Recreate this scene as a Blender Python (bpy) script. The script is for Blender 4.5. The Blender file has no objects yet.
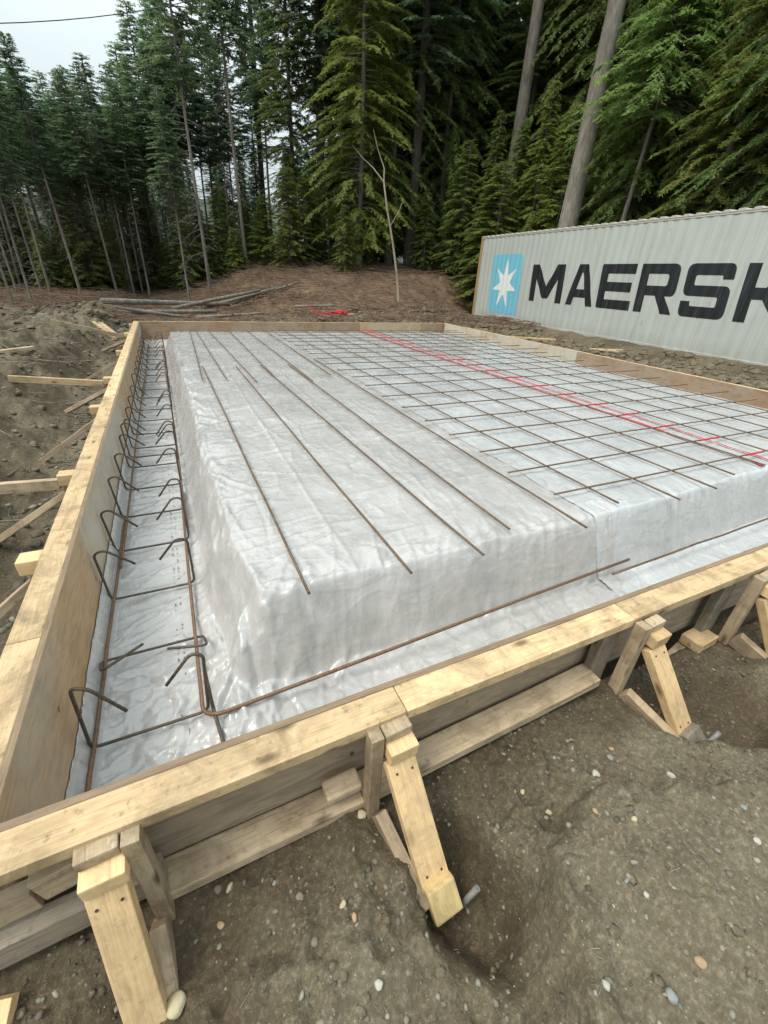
import bpy, bmesh, math, random
import numpy as np
from mathutils import Vector, Matrix, Quaternion
R = math.radians
scene = bpy.context.scene
COL = scene.collection
rnd = random.Random(7)

# ------------------------------------------------------------------ camera
CAM_Z = 1.03
right = Vector((0.90609937, -0.42025238, 0.04870175))
down = Vector((-0.16567094, -0.45838982, -0.87317347))
fwd = Vector((0.38927762, 0.78311347, -0.48497034))
cam = bpy.data.cameras.new('camera')
cam.sensor_fit = 'VERTICAL'; cam.sensor_height = 24.0; cam.lens = 423 / 1024 * 24.0
cam.clip_start = 0.02; cam.clip_end = 2000
camo = bpy.data.objects.new('camera', cam); COL.objects.link(camo)
m = Matrix.Identity(4)
for i in range(3):
    m[i][0] = right[i]; m[i][1] = -down[i]; m[i][2] = -fwd[i]
m[2][3] = CAM_Z
camo.matrix_world = m
scene.camera = camo

# ------------------------------------------------------------------ light
SUN_EL, SUN_AZ = R(58), R(264)      # azimuth clockwise from +Y: light comes from the left and slightly behind
w = bpy.data.worlds.new('World'); scene.world = w; w.use_nodes = True
nt = w.node_tree; nt.nodes.clear()
out = nt.nodes.new('ShaderNodeOutputWorld'); bg = nt.nodes.new('ShaderNodeBackground')
sky = nt.nodes.new('ShaderNodeTexSky'); sky.sky_type = 'NISHITA'; sky.sun_disc = False
sky.sun_elevation = SUN_EL; sky.sun_rotation = SUN_AZ
sky.air_density = 1.2; sky.dust_density = 4.0; sky.ozone_density = 1.0
mix = nt.nodes.new('ShaderNodeMixRGB'); mix.inputs[0].default_value = 0.86
cl = nt.nodes.new('ShaderNodeTexNoise'); cl.inputs['Scale'].default_value = 1.6; cl.inputs['Detail'].default_value = 5
tc = nt.nodes.new('ShaderNodeTexCoord'); nt.links.new(tc.outputs['Generated'], cl.inputs['Vector'])
cr = nt.nodes.new('ShaderNodeValToRGB')
cr.color_ramp.elements[0].position = 0.35; cr.color_ramp.elements[0].color = (6.5, 7.5, 7.7, 1)
cr.color_ramp.elements[1].position = 0.65; cr.color_ramp.elements[1].color = (7.6, 8.4, 8.6, 1)
nt.links.new(cl.outputs['Fac'], cr.inputs[0])
nt.links.new(sky.outputs[0], mix.inputs[1]); nt.links.new(cr.outputs[0], mix.inputs[2])
# an overcast dome is brighter overhead than near the horizon
sx = nt.nodes.new('ShaderNodeSeparateXYZ'); nt.links.new(tc.outputs['Generated'], sx.inputs[0])
mrs = nt.nodes.new('ShaderNodeMapRange'); nt.links.new(sx.outputs['Z'], mrs.inputs[0])
mrs.inputs[1].default_value = 0.05; mrs.inputs[2].default_value = 0.95; mrs.inputs[3].default_value = 0.52; mrs.inputs[4].default_value = 1.42
mul = nt.nodes.new('ShaderNodeVectorMath'); mul.operation = 'SCALE'
nt.links.new(mix.outputs[0], mul.inputs[0]); nt.links.new(mrs.outputs[0], mul.inputs['Scale'])
nt.links.new(mul.outputs[0], bg.inputs[0]); bg.inputs[1].default_value = 0.10
nt.links.new(bg.outputs[0], out.inputs[0])
sl = bpy.data.lights.new('sun', 'SUN'); sl.energy = 1.4; sl.angle = R(25); sl.color = (1.0, 0.95, 0.87)
so = bpy.data.objects.new('sun', sl); COL.objects.link(so)
sd = Vector((math.sin(SUN_AZ) * math.cos(SUN_EL), math.cos(SUN_AZ) * math.cos(SUN_EL), math.sin(SUN_EL)))
so.rotation_euler = sd.to_track_quat('Z', 'Y').to_euler()
scene.view_settings.view_transform = 'Standard'; scene.view_settings.look = 'None'
scene.view_settings.gamma = 1.0; scene.view_settings.exposure = 0.84
scene.cycles.max_bounces = 6; scene.cycles.diffuse_bounces = 3; scene.cycles.transparent_max_bounces = 8

# ------------------------------------------------------------------ materials
class NT:
    def __init__(s, name):
        s.m = bpy.data.materials.new(name); s.m.use_nodes = True
        s.t = s.m.node_tree; s.b = s.t.nodes['Principled BSDF']
        s.tc = s.t.nodes.new('ShaderNodeTexCoord')
    def n(s, kind, **kw):
        nd = s.t.nodes.new(kind)
        for k, v in kw.items():
            if k in nd.inputs: nd.inputs[k].default_value = v
            else: setattr(nd, k, v)
        return nd
    def l(s, a, b): s.t.links.new(a, b)
    def mapping(s, src='Object', scale=(1, 1, 1), rnd=False):
        mp = s.n('ShaderNodeMapping'); mp.inputs['Scale'].default_value = scale
        s.l(s.tc.outputs[src], mp.inputs[0])
        if rnd:
            oi = s.n('ShaderNodeObjectInfo')
            ml = s.n('ShaderNodeMath', operation='MULTIPLY'); ml.inputs[1].default_value = 57.0
            s.l(oi.outputs['Random'], ml.inputs[0])
            cb = s.n('ShaderNodeCombineXYZ'); s.l(ml.outputs[0], cb.inputs[0]); s.l(ml.outputs[0], cb.inputs[1]); s.l(ml.outputs[0], cb.inputs[2])
            s.l(cb.outputs[0], mp.inputs['Location'])
        return mp.outputs[0]
    def noise(s, vec, scale, detail=4, rough=.55, dist=0):
        nd = s.n('ShaderNodeTexNoise', Scale=scale, Detail=detail, Roughness=rough, Distortion=dist)
        s.l(vec, nd.inputs['Vector']); return nd.outputs['Fac']
    def ramp(s, fac, stops):
        r = s.n('ShaderNodeValToRGB'); el = r.color_ramp.elements
        while len(el) < len(stops): el.new(.5)
        for e, (p, c) in zip(el, stops):
            e.position = p; e.color = (c, c, c, 1) if isinstance(c, (int, float)) else (*c, 1)
        s.l(fac, r.inputs[0]); return r.outputs[0]
    def mix(s, fac, a, b, mode='MIX'):
        x = s.n('ShaderNodeMixRGB', blend_type=mode)
        for i, v in ((0, fac), (1, a), (2, b)):
            if isinstance(v, (int, float)): x.inputs[i].default_value = v
            elif isinstance(v, tuple): x.inputs[i].default_value = (*v, 1)
            else: s.l(v, x.inputs[i])
        return x.outputs[0]
    def bump(s, h, strength=.5, dist=.01, prev=None):
        b = s.n('ShaderNodeBump', Strength=strength, Distance=dist); s.l(h, b.inputs['Height'])
        if prev is not None: s.l(prev, b.inputs['Normal'])
        return b.outputs[0]
    def done(s, col=None, rough=None, norm=None, **kw):
        b = s.b
        if col is not None:
            if isinstance(col, tuple): b.inputs['Base Color'].default_value = (*col, 1)
            else: s.l(col, b.inputs['Base Color'])
        if rough is not None:
            if isinstance(rough, (int, float)): b.inputs['Roughness'].default_value = rough
            else: s.l(rough, b.inputs['Roughness'])
        if norm is not None: s.l(norm, b.inputs['Normal'])
        for k, v in kw.items(): b.inputs[k].default_value = v
        return s.m

def wood(name, dark, light, stain=0.5, knots=True, rough=.75, stain_col=(.16, .11, .06), var=.25):
    t = NT(name)
    v = t.mapping(scale=(1.2, 14, 14), rnd=True)
    g = t.noise(v, 3.0, 6, .6, 1.2)
    c = t.ramp(g, [(.3, dark), (.52, light), (.75, tuple(.5 * a + .5 * b for a, b in zip(dark, light)))])
    v2 = t.mapping(scale=(1.5, 70, 70), rnd=True)
    g2 = t.noise(v2, 4.0, 3, .5)
    c = t.mix(.35, c, t.ramp(g2, [(.35, dark), (.6, light)]), 'MIX')
    if knots:
        vk = t.mapping(scale=(3.2, 9, 9), rnd=True)
        vo = t.n('ShaderNodeTexVoronoi', Scale=1.3, Randomness=1.0); t.l(vk, vo.inputs['Vector'])
        k = t.ramp(vo.outputs['Distance'], [(.06, 1.0), (.17, 0.0)])
        c = t.mix(k, c, tuple(x * .42 for x in dark))
    vs = t.mapping(scale=(1, 1, 1), rnd=True)
    st = t.ramp(t.noise(vs, 7.0, 7, .68, .6), [(.44, 0.0), (.68, stain)])
    c = t.mix(st, c, stain_col)
    sp = t.ramp(t.noise(vs, 38.0, 6, .72), [(.555, 0.0), (.70, stain * .9)])
    c = t.mix(sp, c, tuple(x * .8 for x in stain_col))
    oi = t.n('ShaderNodeObjectInfo')
    mr = t.n('ShaderNodeMapRange'); mr.inputs[3].default_value = 1 - var; mr.inputs[4].default_value = 1 + var * .5
    t.l(oi.outputs['Random'], mr.inputs[0])
    cb = t.n('ShaderNodeCombineXYZ')
    for i in range(3): t.l(mr.outputs[0], cb.inputs[i])
    c = t.mix(1.0, c, cb.outputs[0], 'MULTIPLY')
    nb = t.bump(g, .25, .004); nb = t.bump(g2, .35, .002, nb)
    return t.done(c, rough, nb)

M = {}
M['cap'] = wood('pale lumber', (.44, .285, .125), (.71, .515, .295), .68)
M['lumber'] = wood('fresh lumber', (.52, .33, .15), (.77, .545, .29), .40)
M['oldlumber'] = wood('weathered lumber', (.28, .20, .12), (.53, .41, .265), .7)
M['grey_lumber'] = wood('grey lumber', (.15, .12, .09), (.32, .27, .20), .7, stain_col=(.10, .08, .05))
M['endblock'] = wood('yellow offcut', (.48, .34, .14), (.68, .52, .25), .4)

def plywood(name, dark, light, film=0.0, filmcol=(.42, .44, .38)):
    t = NT(name)
    v = t.mapping(scale=(1.0, 5.0, 5.0), rnd=True)
    g = t.noise(v, 2.2, 6, .6, 2.4)
    c = t.ramp(g, [(.32, dark), (.5, light), (.62, dark), (.78, light)])
    v2 = t.mapping(scale=(2, 60, 60), rnd=True)
    c = t.mix(.3, c, t.ramp(t.noise(v2, 3, 3), [(.3, dark), (.65, light)]))
    vs = t.mapping(rnd=True)
    pits = t.n('ShaderNodeTexVoronoi', Scale=6.5); 
    mp = t.mapping(scale=(1.6, 1, .55), rnd=True); t.l(mp, pits.inputs['Vector'])
    c = t.mix(t.ramp(pits.outputs['Distance'], [(.05, 1.0), (.11, 0.0)]), c, tuple(x * .3 for x in dark))
    st = t.ramp(t.noise(vs, 5.0, 6, .65), [(.5, 0.0), (.75, .55)])
    c = t.mix(st, c, (.13, .10, .065))
    if film:
        f = t.ramp(t.noise(vs, 2.2, 5, .6, .5), [(.40, 0.0), (.58, film)])
        c = t.mix(f, c, filmcol)
    return t.done(c, .72, t.bump(g, .2, .003))
M['ply_out'] = plywood('plywood outside', (.21, .160, .105), (.37, .29, .20))
M['ply_in'] = plywood('plywood inside', (.33, .205, .10), (.50, .335, .18), .30)
M['ply_brown'] = plywood('plywood brown', (.20, .12, .065), (.33, .21, .12), .2)
M['ply_pale'] = plywood('plywood pale', (.34, .27, .18), (.48, .39, .27), .6, (.5, .48, .42))
M['ply_edge'] = wood('plywood edge', (.15, .10, .055), (.33, .23, .14), .4, False)

def dirt():
    t = NT('bare dirt')
    v = t.mapping()
    a = t.noise(v, .9, 5, .6); b = t.noise(v, 9.0, 8, .72); c_ = t.noise(v, 75.0, 4, .7)
    c = t.ramp(a, [(.30, (.130, .102, .056)), (.50, (.215, .175, .103)), (.70, (.285, .24, .150))])
    c = t.mix(.6, c, t.ramp(b, [(.36, (.065, .048, .026)), (.52, (.160, .128, .075)), (.72, (.26, .22, .145))]))
    c = t.mix(.45, c, t.ramp(c_, [(.33, (.025, .018, .010)), (.52, (.11, .09, .056)), (.70, (.33, .30, .23))]))
    # little stones set in the soil
    for sc, thr, op in ((55, .20, .85), (130, .22, .6)):
        vo = t.n('ShaderNodeTexVoronoi', Scale=sc, Randomness=1.0); t.l(v, vo.inputs['Vector'])
        sel = t.n('ShaderNodeSeparateColor'); t.l(vo.outputs['Color'], sel.inputs[0])
        pick = t.ramp(sel.outputs[0], [(.86, 0.0), (.89, op)])
        inside = t.ramp(vo.outputs['Distance'], [(thr, 1.0), (thr + .08, 0.0)])
        f = t.n('ShaderNodeMath', operation='MULTIPLY'); t.l(pick, f.inputs[0]); t.l(inside, f.inputs[1])
        sc_ = t.ramp(sel.outputs[1], [(0, (.20, .19, .15)), (.5, (.34, .31, .25)), (.8, (.32, .24, .15)), (1, (.52, .50, .44))])
        c = t.mix(f.outputs[0], c, sc_)
    # forest duff away from the pad: reddish brown, masked by object-space distance
    at = t.n('ShaderNodeAttribute', attribute_name='duff')
    duff = t.ramp(t.noise(v, 3.5, 8, .75), [(.30, (.060, .034, .019)), (.5, (.165, .100, .058)), (.72, (.28, .195, .12))])
    c = t.mix(at.outputs['Fac'], c, duff)
    am = t.n('ShaderNodeAttribute', attribute_name='moss')
    c = t.mix(am.outputs['Fac'], c, t.ramp(b, [(.35, (.020, .026, .012)), (.7, (.055, .070, .030))]))
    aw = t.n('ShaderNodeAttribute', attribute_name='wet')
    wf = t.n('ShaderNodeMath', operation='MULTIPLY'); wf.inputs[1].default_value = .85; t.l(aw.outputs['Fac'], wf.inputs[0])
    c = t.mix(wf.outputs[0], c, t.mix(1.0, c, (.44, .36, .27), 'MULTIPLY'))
    rough = t.ramp(b, [(.3, .78), (.7, .96)])
    n = t.bump(b, .8, .03); n = t.bump(c_, .7, .006, n)
    return t.done(c, rough, n)
M['dirt'] = dirt()

def plastic(name, lo, hi, dirtamt):
    t = NT(name); v = t.mapping()
    a = t.noise(v, 1.6, 5, .6, .4)
    vf = t.mapping(scale=(1.6, .7, 1))
    f = t.noise(vf, 13, 5, .58, .5)
    c = t.ramp(a, [(.3, lo), (.7, hi)])
    c = t.mix(.13, c, t.ramp(f, [(.35, tuple(x * .72 for x in lo)), (.6, tuple(min(1, x * 1.12) for x in hi))]))
    s1 = t.ramp(t.noise(v, 5, 6, .7), [(.58, 0.0), (.80, dirtamt)])
    c = t.mix(s1, c, (.40, .36, .29))
    s2 = t.ramp(t.noise(v, 42, 4, .65), [(.69, 0.0), (.76, dirtamt)])
    c = t.mix(s2, c, (.20, .19, .15))
    # the damp sub-base shows through where the film lies tight on it
    dk = t.ramp(t.noise(t.mapping(scale=(1.2, 1.0, 2.4)), 3.2, 5, .6, .8), [(.45, 0.0), (.70, .24)])
    c = t.mix(dk, c, tuple(x * .62 for x in lo))
    rg = t.ramp(f, [(.3, .17), (.7, .33)])
    n = t.bump(f, .14, .010)
    for sc_, vec, st_, ds_ in ((5, (.8, 2.2, 1.6), .34, .009), (13, (1.8, .8, 1.0), .26, .005), (34, (1, 2.0, 1), .14, .0022)):
        q = t.noise(t.mapping(scale=vec), sc_, 2, .5, .35)
        s_ = t.n('ShaderNodeMath', operation='SUBTRACT'); t.l(q, s_.inputs[0]); s_.inputs[1].default_value = .5
        ab = t.n('ShaderNodeMath', operation='ABSOLUTE'); t.l(s_.outputs[0], ab.inputs[0])
        pw = t.n('ShaderNodeMath', operation='MULTIPLY'); t.l(ab.outputs[0], pw.inputs[0]); pw.inputs[1].default_value = -4.0
        mxn = t.n('ShaderNodeMath', operation='MAXIMUM'); t.l(pw.outputs[0], mxn.inputs[0]); mxn.inputs[1].default_value = -.45
        n = t.bump(mxn.outputs[0], st_, ds_, n)
    return t.done(c, rg, n, **{'Specular IOR Level': .6, 'Coat Weight': .25, 'Coat Roughness': .16})
M['poly1'] = plastic('vapour barrier film', (.362, .350, .334), (.492, .476, .455), .36)
M['poly2'] = plastic('second film', (.395, .40, .398), (.54, .552, .55), .20)

def steel(name, base, rust, amt):
    t = NT(name); v = t.mapping(rnd=True)
    f = t.ramp(t.noise(v, 6, 6, .7), [(.5 - amt * .4, 0.0), (.78 - amt * .4, 1.0)])
    c = t.mix(f, base, rust)
    c = t.mix(.4, c, t.ramp(t.noise(v, 140, 3), [(.35, (.02, .015, .01)), (.65, tuple(x * 1.3 for x in rust))]))
    wv = t.n('ShaderNodeTexNoise', Scale=160); t.l(v, wv.inputs['Vector'])
    return t.done(c, .62, t.bump(wv.outputs['Fac'], .6, .002), Metallic=.35)
M['rebar'] = steel('rebar steel', (.085, .062, .045), (.20, .125, .07), .5)
M['rebar_rusty'] = steel('rusty rebar', (.11, .072, .048), (.215, .130, .075), .7)
M['stirrup'] = steel('stirrup steel', (.068, .064, .056), (.15, .11, .07), .25)
M['galv'] = steel('galvanised pin', (.30, .32, .33), (.20, .18, .15), .2)
M['wire'] = NT('tie wire').done((.05, .04, .035), .5)

def bark(name, dark, light, moss=0):
    t = NT(name); v = t.mapping(scale=(9, 9, 1.6), rnd=True)
    g = t.noise(v, 1.6, 6, .7)
    c = t.ramp(g, [(.33, dark), (.66, light)])
    v2 = t.mapping(scale=(1, 1, .4), rnd=True)
    c = t.mix(t.ramp(t.noise(v2, 1.6, 5), [(.4, 0.0), (.7, .55)]), c, tuple(x * .55 for x in dark))
    if moss: c = t.mix(t.ramp(t.noise(v2, 3, 5), [(.52, 0.0), (.7, moss)]), c, (.09, .10, .045))
    return t.done(c, .9, t.bump(g, .9, .03))
M['bark_grey'] = bark('grey bark', (.12, .105, .085), (.30, .27, .225), .15)
M['bark_dark'] = bark('dark bark', (.05, .043, .034), (.15, .13, .105), .3)
M['bark_pale'] = bark('pale dead wood', (.30, .24, .17), (.52, .43, .32))
M['litter'] = bark('brown litter', (.085, .052, .032), (.25, .165, .105))
M['log'] = bark('weathered log', (.12, .105, .085), (.33, .29, .235))

def foliage(name, a, b, c_):
    t = NT(name)
    v = t.mapping()
    oi = t.n('ShaderNodeObjectInfo')
    n = t.noise(v, 1.3, 4, .7)
    c = t.ramp(n, [(.30, a), (.52, b), (.74, c_)])
    fine = t.noise(v, 14, 3, .7)
    c = t.mix(.45, c, t.ramp(fine, [(.35, a), (.68, c_)]))
    hs = t.n('ShaderNodeHueSaturation')
    mr = t.n('ShaderNodeMapRange'); mr.inputs[3].default_value = .72; mr.inputs[4].default_value = 1.25
    t.l(oi.outputs['Random'], mr.inputs[0]); t.l(mr.outputs[0], hs.inputs['Value'])
    mh = t.n('ShaderNodeMapRange'); mh.inputs[3].default_value = .475; mh.inputs[4].default_value = .515
    sq = t.n('ShaderNodeMath', operation='FRACT'); ml = t.n('ShaderNodeMath', operation='MULTIPLY'); ml.inputs[1].default_value = 7.13
    t.l(oi.outputs['Random'], ml.inputs[0]); t.l(ml.outputs[0], sq.inputs[0]); t.l(sq.outputs[0], mh.inputs[0]); t.l(mh.outputs[0], hs.inputs['Hue'])
    t.l(c, hs.inputs['Color'])
    mt = t.done(hs.outputs[0], .6)
    tr = t.n('ShaderNodeBsdfTranslucent'); t.l(hs.outputs[0], tr.inputs[0])
    mx = t.n('ShaderNodeMixShader'); mx.inputs[0].default_value = .5
    o = t.t.nodes['Material Output']
    t.l(t.b.outputs[0], mx.inputs[1]); t.l(tr.outputs[0], mx.inputs[2]); t.l(mx.outputs[0], o.inputs[0])
    return mt
M['fol_dark'] = foliage('dark needles', (.075, .130, .070), (.140, .225, .108), (.22, .32, .14))
M['fol_mid'] = foliage('green needles', (.078, .135, .036), (.165, .260, .066), (.285, .37, .10))
M['fol_light'] = foliage('bright needles', (.085, .125, .026), (.20, .26, .050), (.34, .39, .095))

def container_mat(name, base, rustamt=.5):
    t = NT(name); v = t.mapping()
    st = t.mapping(scale=(7, 7, .45))
    c = t.mix(t.ramp(t.noise(v, 1.1, 5), [(.35, 0.0), (.7, .5)]), base, tuple(x * .82 for x in base))
    c = t.mix(t.ramp(t.noise(st, 1.6, 6, .65), [(.5, 0.0), (.78, .45)]), c, (.27, .24, .17))
    c = t.mix(t.ramp(t.noise(v, 5.5, 7, .72), [(.635, 0.0), (.67, rustamt)]), c, (.17, .075, .03))
    low = t.n('ShaderNodeSeparateXYZ'); t.l(v, low.inputs[0])
    lf = t.ramp(low.outputs['Z'], [(.0, .55), (.45, .0)])
    gm_ = t.mix(1.0, lf, t.ramp(t.noise(v, 2.5, 6, .7), [(.35, .2), (.65, 1.0)]), 'MULTIPLY')
    c = t.mix(gm_, c, (.22, .18, .12))
    return t.done(c, .5, t.bump(t.noise(v, 3, 4), .12, .02))
M['cont'] = container_mat('container paint', (.455, .485, .450))
M['cont_rust'] = container_mat('rusty container rail', (.36, .24, .12), .9)
M['cont_roof'] = container_mat('container roof', (.50, .48, .42), .7)
def worn(name, col, scuff):
    t = NT(name); v = t.mapping(scale=(6, 6, .6))
    c = t.mix(t.ramp(t.noise(v, 2, 6, .7), [(.55, 0.0), (.75, .45)]), col, scuff)
    v = t.mapping()
    c = t.mix(t.ramp(t.noise(v, 6, 6, .75), [(.66, 0.0), (.7, .6)]), c, scuff)
    return t.done(c, .5)
M['letter'] = worn('black lettering', (.012, .014, .016), (.11, .12, .12))
M['logo'] = worn('light blue square', (.17, .47, .60), (.35, .50, .55))
M['star'] = worn('white star', (.72, .74, .72), (.5, .5, .46))
M['red'] = NT('red marking paint').done((.50, .016, .024), .65)
M['redrag'] = NT('red cloth').done((.42, .03, .035), .8)
M['print'] = NT('grey print').done((.13, .135, .14), .6)

def stone(name, cols):
    t = NT(name); v = t.mapping()
    at = t.n('ShaderNodeAttribute', attribute_name='tone')
    c = t.ramp(at.outputs['Fac'], cols)
    c = t.mix(.5, c, t.ramp(t.noise(v, 90, 4, .7), [(.3, .10), (.7, .42)]), 'OVERLAY')
    return t.done(c, .8)
M['pebble'] = stone('pebbles', [(0, (.10, .088, .06)), (.4, (.19, .17, .125)), (.7, (.30, .275, .22)), (.90, (.26, .20, .13)), (1, (.38, .35, .28))])

def rock(name, col):
    t = NT(name); v = t.mapping(rnd=True)
    c = t.mix(t.ramp(t.noise(v, 40, 5, .7), [(.4, 0.0), (.7, .6)]), col, tuple(x * .55 for x in col))
    return t.done(c, .75, t.bump(t.noise(v, 60, 4), .3, .003))
ROCK = {'cream': rock('cream stone', (.44, .38, .24)), 'white': rock('white stone', (.42, .40, .34)),
        'orange': rock('orange stone', (.38, .26, .15)), 'grey': rock('grey stone', (.24, .25, .23)), 'brown': rock('brown stone', (.19, .16, .11))}

# ------------------------------------------------------------------ object helpers
def tag(o, label=None, cat=None, group=None, kind=None):
    if label: o['label'] = label
    if cat: o['category'] = cat
    if group: o['group'] = group
    if kind: o['kind'] = kind
    return o
def link(name, me, mat=None, parent=None, M4=None):
    o = bpy.data.objects.new(name, me); COL.objects.link(o)
    if mat is not None and me is not None:
        for k in (mat if isinstance(mat, (list, tuple)) else [mat]): me.materials.append(k)
    if parent is not None: o.parent = parent
    if M4 is not None: o.matrix_local = M4
    return o
def empty(name, loc, rotz=0):
    o = bpy.data.objects.new(name, None); COL.objects.link(o); o.location = loc; o.rotation_euler = (0, 0, rotz)
    o.empty_display_size = .1
    bpy.context.view_layer.update()
    return o
def np_mesh(name, V, F, smooth=False, n=None):
    V = np.asarray(V, dtype=np.float32); F = np.asarray(F, dtype=np.int32)
    k = F.shape[1]
    me = bpy.data.meshes.new(name)
    me.vertices.add(len(V)); me.vertices.foreach_set('co', V.ravel())
    me.loops.add(F.size); me.loops.foreach_set('vertex_index', F.ravel())
    me.polygons.add(len(F)); me.polygons.foreach_set('loop_start', np.arange(0, F.size, k, dtype=np.int32))
    if smooth: me.polygons.foreach_set('use_smooth', np.ones(len(F), dtype=bool))
    me.update(calc_edges=True); me.validate()
    return me
def board(name, p0, p1, w_, t_, mat, parent=None, up=(0, 0, 1), bev=.0025, warp=0.0, cut=(0, 0)):
    """2x4-like board from p0 to p1, width w_ across, thickness t_ along 'up'; grain runs along local X."""
    p0 = Vector(p0); p1 = Vector(p1); L = (p1 - p0).length
    X = (p1 - p0).normalized(); U = Vector(up); Y = U.cross(X)
    if Y.length < 1e-4: Y = Vector((0, 1, 0)).cross(X)
    Y.normalize(); Z = X.cross(Y)
    bm = bmesh.new()
    n = max(1, int(L / .25)) if warp else 1
    rings = []
    r_ = random.Random(int(L * 9973) + int(abs(p0.x) * 997) + int(abs(p0.y) * 131))
    for i in range(n + 1):
        s = -L / 2 + L * i / n; dz = r_.uniform(-warp, warp) if 0 < i < n else 0; dy = r_.uniform(-warp, warp) if 0 < i < n else 0
        e = (cut[0] if i == 0 else cut[1] if i == n else 0)
        rings.append([bm.verts.new((s + (e if b > 0 else 0), a * w_ / 2 + dy, b * t_ / 2 + dz)) for a, b in ((-1, -1), (1, -1), (1, 1), (-1, 1))])
    for a, b in zip(rings, rings[1:]):
        for k in range(4): bm.faces.new((a[k], a[(k + 1) % 4], b[(k + 1) % 4], b[k]))
    bm.faces.new(rings[0][::-1]); bm.faces.new(rings[-1])
    bmesh.ops.recalc_face_normals(bm, faces=bm.faces)
    if bev: 
        es = [e for e in bm.edges if e.calc_face_angle(0) > .6]
        bmesh.ops.bevel(bm, geom=es, offset=bev, segments=2, affect='EDGES', profile=.6)
    me = bpy.data.meshes.new(name); bm.to_mesh(me); bm.free()
    M4 = Matrix(((X.x, Y.x, Z.x, 0), (X.y, Y.y, Z.y, 0), (X.z, Y.z, Z.z, 0), (0, 0, 0, 1)))
    M4.translation = (p0 + p1) / 2
    if parent is not None: M4 = parent.matrix_world.inverted() @ M4
    return link(name, me, mat, parent, M4)
def smooth_path(pts, r=.03, seg=5):
    """round the corners of a polyline"""
    P = [Vector(p) for p in pts]; out_ = [P[0]]
    for a, b, c in zip(P, P[1:], P[2:]):
        u = (a - b); v = (c - b); rr = min(r, u.length * .48, v.length * .48)
        s = b + u.normalized() * rr; e = b + v.normalized() * rr
        for i in range(seg + 1):
            t = i / seg; out_.append((1 - t) ** 2 * s + 2 * t * (1 - t) * b + t * t * e)
    out_.append(P[-1]); return out_
def tube_arrays(pts, rad, n=7):
    P = [Vector(p) for p in pts]; V = []; F = []
    rads = rad if isinstance(rad, (list, tuple)) else [rad] * len(P)
    prev = None
    for i, p in enumerate(P):
        d = (P[min(i + 1, len(P) - 1)] - P[max(i - 1, 0)]).normalized()
        if prev is None:
            a = d.orthogonal().normalized()
        else:
            a = prev - d * prev.dot(d); a = a.normalized() if a.length > 1e-5 else d.orthogonal().normalized()
        prev = a; b = d.cross(a)
        for k in range(n):
            an = 2 * math.pi * k / n; V.append(p + (a * math.cos(an) + b * math.sin(an)) * rads[i])
    for i in range(len(P) - 1):
        for k in range(n):
            F.append((i * n + k, i * n + (k + 1) % n, (i + 1) * n + (k + 1) % n, (i + 1) * n + k))
    return V, F, n, len(P)
def tube(name, pts, rad, mat, parent=None, n=8, origin=None):
    V, F, n, k = tube_arrays(pts, rad, n)
    o = Vector(origin) if origin is not None else Vector((0, 0, 0))
    if origin is None and parent is None: o = Vector(pts[0])
    me = bpy.data.meshes.new(name)
    me.from_pydata([v - o for v in V], [], F + [tuple(range(n))[::-1], tuple(range((k - 1) * n, k * n))])
    for p in me.polygons: p.use_smooth = len(p.vertices) == 4
    ob = link(name, me, mat)
    ob.location = o
    if parent is not None:
        ob.parent = parent; ob.matrix_local = parent.matrix_world.inverted() @ Matrix.Translation(o)
    return ob

# ------------------------------------------------------------------ numpy noise
class Perlin:
    def __init__(s, seed):
        g = np.random.RandomState(seed); s.p = np.concatenate([g.permutation(256)] * 2); a = g.rand(256) * 2 * np.pi
        s.gx = np.cos(a); s.gy = np.sin(a)
    def __call__(s, x, y):
        xi = np.floor(x).astype(int); yi = np.floor(y).astype(int); xf = x - xi; yf = y - yi
        u = xf ** 3 * (xf * (xf * 6 - 15) + 10); v = yf ** 3 * (yf * (yf * 6 - 15) + 10)
        def g(ix, iy, fx, fy):
            h = s.p[(s.p[ix & 255] + iy) & 255]; return s.gx[h] * fx + s.gy[h] * fy
        a = g(xi, yi, xf, yf); b = g(xi + 1, yi, xf - 1, yf); c = g(xi, yi + 1, xf, yf - 1); d = g(xi + 1, yi + 1, xf - 1, yf - 1)
        return (a + u * (b - a)) * (1 - v) + (c + u * (d - c)) * v
def fbm(P_, x, y, o=4, gain=.5):
    r = 0; a = 1; f = 1
    for i in range(o): r = r + a * P_(x * f + 13.7 * i, y * f - 7.1 * i); a *= gain; f *= 2.03
    return r
PN = Perlin(3); PN2 = Perlin(11)
def sst(a, b, x):
    t = np.clip((x - a) / (b - a), 0, 1); return t * t * (3 - 2 * t)

# form corners (inner face of the plywood)
FA, FB, FC, FD = (-.50, .725), (-.52, 10.60), (6.87, 10.75), (6.66, .79)
X0, X1, Y0, Y1 = -.64, 6.98, .635, 10.85

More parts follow.
